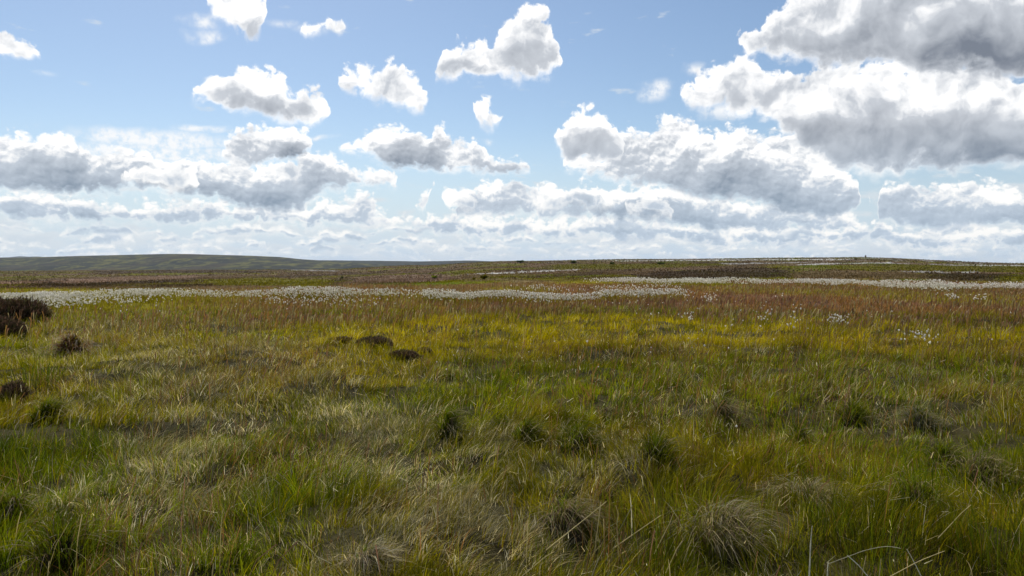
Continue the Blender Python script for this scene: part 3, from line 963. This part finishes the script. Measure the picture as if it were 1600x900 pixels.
def tufts(pos, size, rng):
    """fluffy seed heads: small lopsided drops"""
    n = len(pos)
    unit = np.array([[1, 0, 0], [-1, 0, 0], [0, 1, 0], [0, -1, 0], [0, 0, .9], [0, 0, -1.3]])
    V = unit[None] * rng.uniform(.65, 1.25, (n, 6, 1))
    V = V + rng.normal(0, .15, (n, 6, 3))
    rot = rng.uniform(0, 6.28, n)
    cx = V[..., 0] * np.cos(rot)[:, None] - V[..., 1] * np.sin(rot)[:, None]
    cy = V[..., 0] * np.sin(rot)[:, None] + V[..., 1] * np.cos(rot)[:, None]
    V = np.stack([cx, cy, V[..., 2]], 2) * size[:, None, None] + pos[:, None, :]
    F = (np.arange(n) * 6)[:, None, None] + OCT_F[None]
    K = np.repeat((np.array([.97, .94, .86])[None] * rng.uniform(.75, 1.0, n)[:, None])[:, None], 6, axis=1)
    return V.reshape(-1, 3), F.reshape(-1), K.reshape(-1, 3)


cot = Heap(); cst = Heap()


def cotton(d0, d1, a0, a1, dens, size, seed, where):
    rng = np.random.default_rng(seed)
    n = int((a1 - a0) * .5 * (d1 * d1 - d0 * d0) * dens)
    d = np.sqrt(rng.uniform(d0 * d0, d1 * d1, n)); a = rng.uniform(a0, a1, n)
    x, y = d * np.sin(a), d * np.cos(a)
    k = rng.random(n) < where(x, y, d, a)
    x, y = x[k], y[k]; n = len(x)
    h = rng.uniform(.32, .56, n)
    z = ground_z(x, y)
    cot.add(*tufts(np.stack([x + rng.normal(.03, .05, n), y, z + h], 1), size * rng.uniform(.7, 1.3, n), rng))
    cst.add(*blades(np.stack([x, y, z], 1), h, np.full(n, .008), np.full(n, 1.5), np.full(n, .05), np.zeros(n), np.tile(OLIVE * .7, (n, 1)), np.tile(OLIVE, (n, 1)), 1, rng, tipw=.8))


def A(px):
    return math.atan((px - 800) / FPX)


def sweep(d_mid, half_w, edge_px, cut_px, seed):
    def f(x, y, d, a):
        hw = half_w(a)
        wob = (fbm(x, y, 7, 3, seed) - .5) * hw * 1.9
        s = 1 - sstep(hw * .45, hw * 1.25, np.abs(d - d_mid(a) + wob))
        px = 800 + FPX * np.tan(a)
        s = s * sstep(edge_px[0], edge_px[1], px) * (1 - sstep(cut_px[0], cut_px[1], px))
        return s * (.12 + .88 * sstep(.34, .56, fbm(x, y, 2.4, 4, seed + 1)))
    return f


# long band on the left and across the middle
cotton(25, 48, A(-300), A(1110), 210, .027, 31, sweep(lambda a: 35.6 - 2.6 * sstep(-.30, .05, a) + 1.5 * sstep(.05, .2, a), lambda a: 2.7 - 1.85 * sstep(-.58, -.25, a), (-320, -260), (980, 1110), 3))
cotton(25, 42, A(-300), A(330), 90, .027, 32, sweep(lambda a: 31.5 + 0 * a, lambda a: 1.1 + 0 * a, (-320, -260), (180, 330), 5))
# scattered heads in front of it
cotton(23, 36, A(-200), A(1250), 6, .026, 33, lambda x, y, d, a: sstep(.60, .72, fbm(x, y, 2.6, 3, 6)) * .9 + .01)
cotton(27, 34, A(360), A(950), 12, .024, 34, lambda x, y, d, a: sstep(.52, .64, fbm(x, y, 2.6, 3, 2)))
# second band to the right, on the lip of the slope
cotton(40, 72, A(900), A(1900), 80, .036, 35, sweep(lambda a: 58 - 5.5 * sstep(.32, .55, a), lambda a: 2.2 + 3.8 * sstep(.30, .50, a), (900, 1010), (2000, 2100), 4))
cotton(36, 52, A(760), A(1090), 16, .030, 36, sweep(lambda a: 43 + 6 * a, lambda a: 2.0 + 0 * a, (780, 860), (1000, 1090), 1))
# a thin sprinkling nearer
cotton(13, 27, A(900), A(1800), .7, .018, 37, lambda x, y, d, a: sstep(.52, .68, fbm(x, y, 3.0, 3, 7)) + .03)
cotton(5, 15, A(650), A(1500), .5, .010, 38, lambda x, y, d, a: sstep(.45, .68, fbm(x, y, 2.0, 3, 1)) + .05)
o = link("cotton_grass", cot.mesh("cotton_grass", M_COTTON, 3))
tag(o, "white cotton grass in flower sweeping across the moor in pale bands", "cotton grass", kind="stuff")
o = link("cotton_grass_stalks", cst.mesh("cotton_grass_stalks", M_GRASS))
tag(o, "thin green stalks under the white cotton grass heads", "grass", kind="stuff")
# ------------------------------------------------------------------ single plants one can point to
def empty(name, loc, label, cat, group=None):
    o = bpy.data.objects.new(name, None)
    o.empty_display_size = 0.2
    scene.collection.objects.link(o)
    o.location = loc
    return tag(o, label, cat, group)


def mound_mesh(name, r, h, rng, c, nseg=28, nring=9):
    V = [(0, 0, h)]; F = []
    ph = rng.uniform(0, 10)
    for i in range(1, nring + 1):
        t = i / nring
        for k in range(nseg):
            a = 2 * math.pi * k / nseg
            w = 1 + .16 * math.sin(3 * a + ph) + .10 * math.sin(5 * a + 2 * ph) + rng.normal(0, .04)
            z = h * (1 - t ** 2.2) * (1 + rng.normal(0, .05)) - (.10 if i == nring else 0)
            V.append((r * t * w * math.cos(a), r * t * w * math.sin(a), z))
    T = []
    for k in range(nseg):
        T.append((0, 1 + k, 1 + (k + 1) % nseg))
    for i in range(nring - 1):
        for k in range(nseg):
            a = 1 + i * nseg + k; b = 1 + i * nseg + (k + 1) % nseg
            T.append((a, a + nseg, b + nseg)); T.append((a, b + nseg, b))
    V = np.array(V)
    col = np.asarray(c)[None] * rng.uniform(.6, 1.3, len(V))[:, None]
    return new_mesh(name, V, np.array(T).ravel(), 3, M_GROUND, col, smooth=True)


def leaf_tuft(n, r, z_of, h, wid, lean, droop, cols, rng, segs=5, out=1.0, tip=.12, shade=(.8, 1.15), comb=(.12, 0.0), mess=.35):
    rad = r * np.sqrt(rng.random(n)); ang = rng.uniform(0, 2 * math.pi, n)
    base = np.stack([rad * np.sin(ang), rad * np.cos(ang), z_of(rad / r)], 1)
    vx = np.sin(ang) * out * (.25 + rad / r) + rng.normal(0, mess, n) + comb[0]
    vy = np.cos(ang) * out * (.25 + rad / r) + rng.normal(0, mess, n) + comb[1]
    le = np.clip(lean * (.35 + .8 * rad / r) + rng.normal(0, .12, n), .02, 1.9)
    c = np.array(cols)[rng.integers(0, len(cols), n)] * rng.uniform(.65, 1.25, n)[:, None]
    return blades(base, h * rng.uniform(.55, 1.2, n), wid * rng.uniform(.6, 1.4, n), np.arctan2(vx, vy), le,
                  np.clip(droop * (1 + rng.normal(0, .28, n)), 0, 1.7), c * shade[0], c * shade[1], segs, rng, tipw=tip)


def one_mesh(name, mat, vfc):
    return new_mesh(name, vfc[0], vfc[1], 4, mat, vfc[2])


def tussock(px, py, wpx, hpx, kind, label, seed):
    rng = np.random.default_rng(1000 + seed)
    p = hit(px, py)
    D = math.hypot(p.x, p.y); m = D / FPX
    r = wpx * m * .5; h = hpx * m
    root = empty("grass_tussock", p, label, "tussock", "grass tussocks scattered over the moor turf")
    wid = max(.0036, .00062 * D)
    r *= .82; h *= .9
    if kind == 'green':
        r *= 1.15; h *= .98
    ca = rng.uniform(0, 6.28); cmb = (.65 * math.sin(ca) + .2, .65 * math.cos(ca))
    dh = h * .62
    thatch = {'straw': STRAW * .28, 'brown': PEAT * 1.5, 'green': PEAT * 1.1, 'grey': GREYSTRAW * .2, 'rust': RUST * .4}[kind]
    link("mound", mound_mesh("mound", r * .80, dh, rng, thatch), root)
    dome = lambda q: dh * (1 - np.clip(q, 0, 1) ** 2.2) - .01
    nd = int({'straw': 520, 'brown': 300, 'green': 110, 'grey': 300, 'rust': 330}[kind])
    dead = {'straw': [STRAW, STRAW * .75, GREYSTRAW * .8, BROWN * 1.6, BROWN], 'brown': [BROWN * 1.7, STRAW * .6, STRAW * .45, BROWN],
            'green': [STRAW * .7, BROWN * 1.3], 'grey': [GREYSTRAW * .75, GREYSTRAW * .5, STRAW * .6, BROWN], 'rust': [RUST, RUST * 1.2, STRAW * .6, BROWN]}[kind]
    link("dead_leaves", one_mesh("dead_leaves", M_STRAW, leaf_tuft(nd, r * .85, dome, min(h, .30) * .95, wid * 1.1, .80, 1.15, dead, rng, comb=cmb, mess=.55)), root)
    ng = int({'straw': 170, 'brown': 230, 'green': 520, 'grey': 220, 'rust': 150}[kind])
    live = {'rust': [RUST, OLIVE, OLIVE * .8]}.get(kind, [DKGREEN, GREEN * .7, DKGREEN * 1.3, OLIVE * .7])
    link("leaves", one_mesh("leaves", M_GRASS, leaf_tuft(ng, r * .85, dome, min(h, .30) * .85, wid, .55, .45, live, rng, comb=cmb, mess=.5)), root)
    return root


TUSSOCKS = [
    (1258, 800, 105, 58, 'straw', "broad dome shaped tussock thatched with pale straw, right of the tall white stem"),
    (1425, 805, 88, 66, 'green', "tall dark green dome tussock with a grey crown, among rush stalks at right"),
    (1532, 752, 92, 42, 'brown', "low wide brown tussock with collapsed dead leaves near the right edge"),
    (1474, 732, 50, 36, 'green', "dark green tuft close beside the low wide brown tussock at right"),
    (1434, 668, 52, 32, 'grey', "small grey brown tussock standing alone higher up the right side"),
    (1332, 664, 44, 36, 'green', "dark green tuft left of the small grey brown tussock at right"),
    (1126, 658, 40, 40, 'brown', "upright brown tussock, the taller of two close together right of centre"),
    (1150, 676, 30, 22, 'brown', "smaller squat brown tussock just below the upright brown one"),
    (1246, 706, 34, 42, 'green', "narrow dark green tuft by itself between the right hand tussocks"),
    (1026, 726, 66, 54, 'green', "big dark green tussock with a brownish top right of centre"),
    (905, 704, 72, 48, 'green', "dark hollow sided green tussock with straw spilling on its left, centre"),
    (822, 690, 50, 40, 'green', "dark green tussock left of the straw edged one in the centre"),
    (701, 684, 44, 52, 'green', "rounded deep green rush like tuft left of centre in short turf"),
    (784, 676, 38, 28, 'green', "little dark tuft with a pale broken stem leaning on it"),
    (886, 826, 104, 56, 'brown', "wide shaggy brown tussock near the bottom centre, behind two crossed pale stems"),
    (1130, 846, 150, 72, 'straw', "largest tussock, long dead leaves hanging down, bottom right of centre"),
    (574, 900, 74, 58, 'straw', "straw coloured tussock cut by the bottom edge left of centre"),
    (100, 880, 84, 76, 'green', "very dark green bushy tussock at the bottom left"),
    (18, 806, 50, 40, 'green', "dark tuft touching the left edge above the bottom corner"),
    (76, 655, 46, 32, 'green', "small dark hollow tuft on the left side below the rushes"),
    (112, 556, 54, 46, 'rust', "orange brown tussock with spiky leaves near the dark heather at left"),
    (946, 656, 34, 24, 'brown', "low brown tuft in the middle of the green turf, right of centre"),
    (776, 612, 34, 20, 'green', "small dark green tuft on the centre line beyond the bigger tussocks"),
    (925, 606, 34, 18, 'brown', "tiny flat brown tuft in the far part of the green turf"),
]
for i, args in enumerate(TUSSOCKS):
    tussock(*args, seed=i)


def heather(px, py, wpx, hpx, label, seed, dpx=0.6):
    rng = np.random.default_rng(2000 + seed)
    p = hit(px, py)
    D = math.hypot(p.x, p.y); m = D / FPX
    rx = wpx * m * .46; ry = max(rx * dpx, .3); h = hpx * m * .72
    root = empty("heather_bush", p, label, "heather bush", "dark heather bushes in the grass")
    # several low domes of twigs run together
    nl = max(3, int(wpx / 14))
    St, Fo = Heap(), Heap()
    wid = max(.006, .0007 * D)
    for k in range(nl):
        ox = rng.uniform(-.62, .62) * rx; oy = rng.uniform(-.5, .5) * ry
        s = math.sqrt(max(0.1, 1 - (ox / rx) ** 2 * .8)) * rng.uniform(.7, 1.1)
        rr = min(rx, .55 * h + .25) * rng.uniform(.7, 1.0)
        zg = float(ground_z(p.x + ox, p.y + oy)) - p.z
        low = lambda q: np.zeros_like(q)
        hd = h * s * .80
        top = lambda q, hd=hd: hd * np.sqrt(np.clip(1 - q ** 2, 0, 1)) * rng.uniform(.55, 1.05, np.shape(q))
        off = np.array([ox, oy, zg])
        v, f, c = leaf_tuft(60, rr * .8, low, hd * 1.05, wid, .8, .10, [HEATHER * .8, HEATHER, PEAT], rng, segs=3, tip=.5)
        St.add(v + off, f, c)
        v, f, c = leaf_tuft(900, rr, top, max(.28 * h, .06), wid * 1.3, .55, .1, [HEATHER * 2.4, HEATHER * 1.3, C(.190, .110, .072), C(.150, .090, .050), C(.110, .100, .034)], rng, segs=2, tip=.7, mess=.6)
        Fo.add(v + off, f, c)
    link("stems", St.mesh("stems", M_HEATH), root)
    link("sprigs", Fo.mesh("sprigs", M_HEATH), root)
    return root


heather(16, 506, 122, 50, "large dark brown heather bush at the far left below the white band", 1)
heather(-12, 524, 70, 34, "lower dark heather bush in front of the large one at the left edge", 2)
heather(592, 541, 72, 18, "widest of the dark heather clumps lying in the turf left of centre", 3)
heather(536, 535, 36, 10, "flat heather clump left of the widest one in the turf", 4)
heather(624, 558, 48, 13, "low heather clump below and right of the widest one", 5)
heather(660, 553, 24, 9, "smallest heather clump at the right end of the group in the turf", 6)
heather(2, 636, 40, 46, "dark heather clump cut by the left edge halfway down the grass", 7)


def rushes(px, py, wpx, hpx, n, label, seed, col=None):
    rng = np.random.default_rng(3000 + seed)
    p = hit(px, py)
    D = math.hypot(p.x, p.y); m = D / FPX
    r = wpx * m * .42; h = hpx * m
    root = empty("rush_clump", p, label, "rush clump", "tall rushes rising above the turf")
    flat = lambda q: np.zeros_like(q) - .03
    wid = max(.0042, .0007 * D)
    cols = [DKGREEN * .8, DKGREEN, GREEN * .55] if col is None else col
    for k in range(n):
        link("stem", one_mesh("stem", M_GRASS, leaf_tuft(1, r, flat, h, wid, .20, .02, cols, rng, segs=6, out=.8, tip=.35)), root)
    for k in range(max(4, n // 6)):
        link("dead_stem", one_mesh("dead_stem", M_STRAW, leaf_tuft(1, r, flat, h * .8, wid, .45, .10, [STRAW * .7, BROWN * 1.4, RUST * .7], rng, segs=6, out=.9, tip=.35)), root)
    return root


rushes(150, 905, 120, 125, 34, "loose clump of tall thin dark stems at the bottom left", 1)
rushes(300, 900, 90, 100, 22, "sparse slender stems right of the bottom left rush clump", 2)
rushes(1562, 905, 110, 118, 90, "dense fresh green rush clump in the bottom right corner", 3)
rushes(1290, 838, 90, 105, 30, "open rush clump between the straw domed tussock and the dark one", 4)
rushes(1020, 905, 120, 150, 44, "tall reddish green rush clump bottom centre right, around the slanting stems", 5, [DKGREEN, RUST * .5, RUST * .7, GREEN * .5])
rushes(1450, 815, 80, 120, 32, "tall dark rush stalks in front of the dark green dome tussock", 6)
rushes(1545, 800, 60, 110, 22, "thin upright stalks by the low wide brown tussock near the right edge", 7)
rushes(58, 612, 60, 66, 60, "dense green rush clump on the left below the orange tussock", 8)
rushes(955, 900, 60, 130, 22, "rusty tall stems at the bottom just left of the slanting stems", 9, [RUST * .6, RUST * .9, BROWN])
rushes(420, 905, 80, 80, 18, "short sparse rush stems at the bottom edge left of the straw tussock", 10)
rushes(860, 905, 90, 80, 26, "few thin rush stems at the bottom edge below the shaggy brown tussock", 11)
rushes(1370, 900, 90, 110, 30, "rush clump at the bottom edge among fallen straws at right", 12)


# broken straws: single dead stems
M_STEM = leaf_material("dead_stem", transl=0.15, rough=0.5, spec=0.2, var=.15, scale=30)


def straw(pts, label, seed, w=.0042, col=None, into=True):
    rng = np.random.default_rng(4000 + seed)
    base = hit(*pts[0])
    D = math.hypot(base.x, base.y) * .875
    P = []
    for i, (px, py) in enumerate(pts):
        v = px_dir(px, py); hl = math.hypot(v.x, v.y)
        d = D * (1 - .007 * i * rng.uniform(.2, 1))
        P.append(Vector((v.x / hl * d, v.y / hl * d, EYE + v.z / hl * d)))
    dr = (P[0] - P[1]).normalized()
    if into and dr.z < -.5:                      # carries straight on down into the turf
        P.insert(0, P[0] + dr * min(.13, (P[0].z - float(ground_z(P[0].x, P[0].y)) + .02) / -dr.z))
    o3 = P[0].copy()
    cv = [p - o3 for p in P]
    # smooth the run of points into a thin tapering tube
    q = []
    n = len(cv)
    for i in range(n - 1):
        p0, p1, p2, p3 = cv[max(i - 1, 0)], cv[i], cv[i + 1], cv[min(i + 2, n - 1)]
        for t in np.linspace(0, 1, 5)[:-1]:
            q.append(.5 * ((2 * p1) + (p2 - p0) * t + (2 * p0 - 5 * p1 + 4 * p2 - p3) * t * t + (3 * p1 - p0 - 3 * p2 + p3) * t ** 3))
    q.append(cv[-1])
    V, F = [], []
    ns = 6
    for i, c in enumerate(q):
        d = (q[min(i + 1, len(q) - 1)] - q[max(i - 1, 0)]).normalized()
        u = d.cross(Vector((.3, 1, .2))).normalized(); s = d.cross(u)
        rr = w * .5 * (1 - .45 * i / len(q)) * (1 + rng.normal(0, .06))
        for k in range(ns):
            a = 2 * math.pi * k / ns
            V.append(c + (u * math.cos(a) + s * math.sin(a)) * rr)
    for i in range(len(q) - 1):
        for k in range(ns):
            F.append((i * ns + k, i * ns + (k + 1) % ns, (i + 1) * ns + (k + 1) % ns, (i + 1) * ns + k))
    V = np.array([tuple(v) for v in V])
    c = (STRAW * 1.5 if col is None else col)
    me = new_mesh("dead_stem", V, np.array(F).ravel(), 4, M_STEM, np.tile(c, (len(V), 1)) * rng.uniform(.85, 1.1, len(V))[:, None], smooth=True)
    o = link("dead_stem", me, loc=o3)
    return tag(o, label, "dead stem", "bleached dead stems in the foreground grass")


WH = C(.84, .78, .60)
straw([(880, 838), (915, 810), (947, 784)], "longest slanting pale stem in front of the shaggy brown tussock", 1, .0060)
straw([(933, 832), (936, 808), (939, 784)], "upright pale stem crossing the top of the longest slanting stem", 2, .0055)
straw([(985, 838), (1008, 822), (1033, 805)], "straight pale stem leaning right, between the crossed pair and the largest tussock", 3, .0055)
straw([(1036, 838), (1046, 818), (1052, 802)], "steep pale stem just right of the straight leaning one", 4, .0045)
straw([(1266, 866), (1267, 844), (1269, 822)], "short bright white stem standing vertical below the straw domed tussock", 5, .0070, WH)
straw([(1352, 896), (1340, 882), (1324, 868)], "short white stem slanting down to the right at the bottom edge", 6, .0060, WH)
straw([(1440, 902), (1428, 878), (1417, 858)], "thin bright stem leaning left, bottom right among the fallen straws", 7, .0050, WH)
straw([(1398, 897), (1436, 877), (1476, 861)], "long thin straw lying low and rising to the right at bottom right", 8, .0048)
straw([(1293, 905), (1293, 892), (1294, 879)], "stubby white vertical stem at the bottom edge right of the largest tussock", 9, .0062, WH)
straw([(774, 677), (780, 666), (787, 654)], "pale broken stem leaning on the little dark tuft in the centre", 10, .0075)
straw([(1052, 870), (1058, 857), (1066, 845)], "short curved pale stem low down left of the largest tussock", 11, .0050)
straw([(1240, 905), (1234, 892), (1228, 880)], "small pale stem tipping left at the bottom edge under the straw domed tussock", 12, .0050)
straw([(12, 556), (25, 549), (40, 543)], "pale stem lying in the grass at left beside the orange brown tussock", 13, .0100)
straw([(358, 749), (380, 738), (402, 724)], "reddish straw lying across the turf on the left", 14, .0050, RUST * 1.5)
straw([(1488, 817), (1502, 802), (1517, 789)], "pale straw leaning right between rush stalks and the low brown tussock", 15, .0050)
straw([(1330, 868), (1352, 860), (1384, 854), (1408, 857)], "thin grey dead blade bending low to the right at bottom right", 16, .0042, GREYSTRAW)
straw([(965, 838), (964, 818), (966, 803), (962, 790)], "wavy pale dead leaf standing among rusty stems at bottom centre", 17, .0060)
straw([(840, 880), (852, 870), (866, 862)], "short straw at the bottom centre below the shaggy brown tussock", 18, .0045)


# loose clumps of cotton grass one can count
def cotton_clump(px, py, wpx, n, label, seed, size=.021):
    rng = np.random.default_rng(5000 + seed)
    p = hit(px, HORIZON + (py - 8 - HORIZON) * 1.27)     # the heads stand well above the ground they grow from
    D = math.hypot(p.x, p.y); m = D / FPX
    r = wpx * m * .5
    root = empty("cotton_grass_clump", p, label, "cotton grass", "loose clumps of white cotton grass")
    x = rng.normal(0, .5, n) * r; y = rng.normal(0, .8, n) * r
    h = rng.uniform(.26, .48, n)
    z = ground_z(p.x + x, p.y + y) - p.z
    s = max(size, .0008 * D)
    for k in range(n):
        v, f, c = tufts(np.array([[x[k], y[k], z[k] + h[k]]]), np.array([s * rng.uniform(.7, 1.3)]), rng)
        me = new_mesh("flower", np.vstack([v, [[x[k] - .004, y[k], z[k]], [x[k] + .004, y[k], z[k]], [x[k], y[k], z[k] + h[k]]]]),
                      np.append(f, [6, 7, 8]), 3, M_COTTON, np.vstack([c, np.tile(OLIVE * .6, (3, 1))]))
        me.materials.append(M_GRASS)
        me.polygons[len(me.polygons) - 1].material_index = 1
        link("flower", me, root)


cotton_clump(1308, 505, 28, 46, "tight bright white cotton grass clump alone on the yellow turf at right", 1)
cotton_clump(1440, 532, 44, 26, "loose cotton grass clump with wide spaced heads, nearest on the right", 2)
cotton_clump(1196, 503, 26, 14, "sparse cotton grass clump left of the tight bright one", 3)
cotton_clump(1076, 502, 28, 18, "faint cotton grass clump at the edge of the red band, right of centre", 4)
cotton_clump(1486, 470, 22, 26, "small cotton grass clump in the red band near the right edge", 5)
cotton_clump(1532, 472, 22, 18, "cotton grass clump right beside the small one in the red band", 6)
cotton_clump(204, 478, 50, 34, "cotton grass clump in front of the white band at left", 7)
cotton_clump(428, 476, 46, 44, "cotton grass clump in front of the white band, left of centre", 8)
cotton_clump(1108, 474, 26, 26, "cotton grass clump in the middle of the red band right of centre", 9)
cotton_clump(1240, 513, 22, 8, "handful of cotton grass heads between two clumps on the yellow turf", 10)


# bushes out on the moor
def shrub(px, py, wpx, hpx, label, seed, col):
    rng = np.random.default_rng(6000 + seed)
    p = hit(px, py)
    D = math.hypot(p.x, p.y); m = D / FPX
    rx = wpx * m * .5; h = hpx * m
    root = empty("shrub", p, label, "shrub", "bushes dotted over the far moor")
    st = Heap()
    n = 14
    a = rng.uniform(0, 6.28, n)
    st.add(*blades(np.zeros((n, 3)) + np.stack([np.sin(a), np.cos(a), 0 * a - .1], 1) * .1 * rx, np.full(n, h * .8), np.full(n, rx * .10), a, np.full(n, .5), np.zeros(n), np.tile(PEAT, (n, 1)), np.tile(PEAT, (n, 1)), 4, rng, tipw=.4))
    link("stems", st.mesh("stems", M_HEATH), root)
    k = 900
    nl = 7
    ce = np.stack([rng.uniform(-.6, .6, nl) * rx, rng.uniform(-.6, .6, nl) * rx, rng.uniform(.35, .75, nl) * h], 1)
    w = rng.integers(0, nl, k)
    u = rng.normal(0, 1, (k, 3)); u /= np.linalg.norm(u, axis=1)[:, None]
    pos = ce[w] + u * np.array([rx * .48, rx * .48, h * .30])[None] * rng.uniform(.5, 1.0, (k, 1))
    pos[:, 2] = np.maximum(pos[:, 2], .05 * h)
    s = rx * .11
    e1 = rng.normal(0, 1, (k, 3)); e1 /= np.linalg.norm(e1, axis=1)[:, None]
    e2 = np.cross(e1, rng.normal(0, 1, (k, 3))); e2 /= np.linalg.norm(e2, axis=1)[:, None]
    V = np.stack([pos - e1 * s - e2 * s * .6, pos + e1 * s - e2 * s * .6, pos + e1 * s + e2 * s * .6, pos - e1 * s + e2 * s * .6], 1)
    c = np.repeat((col[None] * rng.uniform(.6, 1.4, k)[:, None])[:, None], 4, axis=1)
    link("leaves", new_mesh("leaves", V.reshape(-1, 3), np.arange(k * 4), 4, M_GRASS, c.reshape(-1, 3)), root)


shrub(679, 435.5, 10, 5, "bright green rounded bush on the brown slope left of centre", 1, GREEN * 1.1)
shrub(757, 437.0, 14, 7, "olive bush right of the bright green one on the slope", 2, OLIVE * .6)
shrub(741, 437.5, 7, 3.5, "small olive bush just left of the wider olive one", 3, OLIVE * .6)
shrub(813, 411.0, 13, 4, "dark bush breaking the skyline just right of the far fell", 4, DKGREEN * .7)
shrub(896, 411.6, 10, 4, "dark bush on the upper slope right of the skyline bush", 5, DKGREEN * .7)
shrub(957, 413.2, 8, 4, "small dark bush on the green slope right of centre", 6, DKGREEN * .7)
shrub(535, 436.0, 5, 4, "tiny dark bush on the valley slope left of the bright green bush", 7, DKGREEN * .6)
shrub(1033, 413.0, 12, 3, "low wide dark bush on the slope nearest the burnt heather patch", 8, DKGREEN * .8)


# the little stone pillar on the hilltop
def pillar():
    p = at_range(1352, 1010)
    m = 1010 / FPX
    rng = np.random.default_rng(9)
    root = empty("stone_pillar", p, "tiny dark pillar standing on top of the right hand hill", "pillar")
    bm = bmesh.new()
    w0, w1, h = .8, .5, 2.5
    prof = [(w0 * 1.25, -.5), (w0 * 1.25, .5), (w0, .52), (w1, h), (w1 * .55, h + .15)]
    ringv = []
    for w, z in prof:
        ringv.append([bm.verts.new((sx * w, sy * w, z)) for sx, sy in ((-1, -1), (1, -1), (1, 1), (-1, 1))])
    for a, b in zip(ringv, ringv[1:]):
        for k in range(4):
            bm.faces.new((a[k], a[(k + 1) % 4], b[(k + 1) % 4], b[k]))
    bm.faces.new(ringv[-1]); bm.faces.new(ringv[0][::-1])
    me = bpy.data.meshes.new("shaft"); bm.to_mesh(me); bm.free()
    at = me.attributes.new("tint", 'FLOAT_COLOR', 'POINT')
    for q in at.data: q.color = (.10, .095, .085, 1)
    me.materials.append(M_GROUND)
    link("shaft", me, root)
    V = []
    F = []
    for k in range(16):
        a = k / 16 * 6.283; r = 1.7 + .5 * rng.random()
        c = np.array([math.cos(a) * r, math.sin(a) * r, .1]); s = rng.uniform(.25, .5)
        b = len(V)
        for o in ((1, 0, 0), (-1, 0, 0), (0, 1, 0), (0, -1, 0), (0, 0, 1), (0, 0, -1)):
            V.append(c + np.array(o) * s * rng.uniform(.7, 1.2))
        F += [tuple(b + i for i in f) for f in OCT_F]
    link("stones", new_mesh("stones", np.array(V), np.array(F).ravel(), 3, M_GROUND, np.tile(C(.12, .11, .10), (len(V), 1))), root)


pillar()
# ------------------------------------------------------------------ summer haze over the far moor
hz = bpy.data.materials.new("haze"); hz.use_nodes = True
hn = hz.node_tree; hn.nodes.clear()
pv = hn.nodes.new('ShaderNodeVolumePrincipled')
pv.inputs['Color'].default_value = (0.72, 0.85, 1.0, 1.0)
pv.inputs['Density'].default_value = HAZE
pv.inputs['Anisotropy'].default_value = 0.2
ho = hn.nodes.new('ShaderNodeOutputMaterial'); hn.links.new(pv.outputs[0], ho.inputs['Volume'])
bm = bmesh.new()
zs = (float(np.min(gz)) - 1.0, 130.0)
W = 17500.0
vs = [bm.verts.new((sx * W, sy * W, z)) for z in zs for sx, sy in ((-1, -1), (1, -1), (1, 1), (-1, 1))]
for f in ((3, 2, 1, 0), (4, 5, 6, 7), (0, 1, 5, 4), (1, 2, 6, 5), (2, 3, 7, 6), (3, 0, 4, 7)):
    bm.faces.new([vs[i] for i in f])
me = bpy.data.meshes.new("haze"); bm.to_mesh(me); bm.free()
me.materials.append(hz)
haze = link("haze", me)
tag(haze, "thin blue summer haze over the distant fells", "haze", kind="stuff")
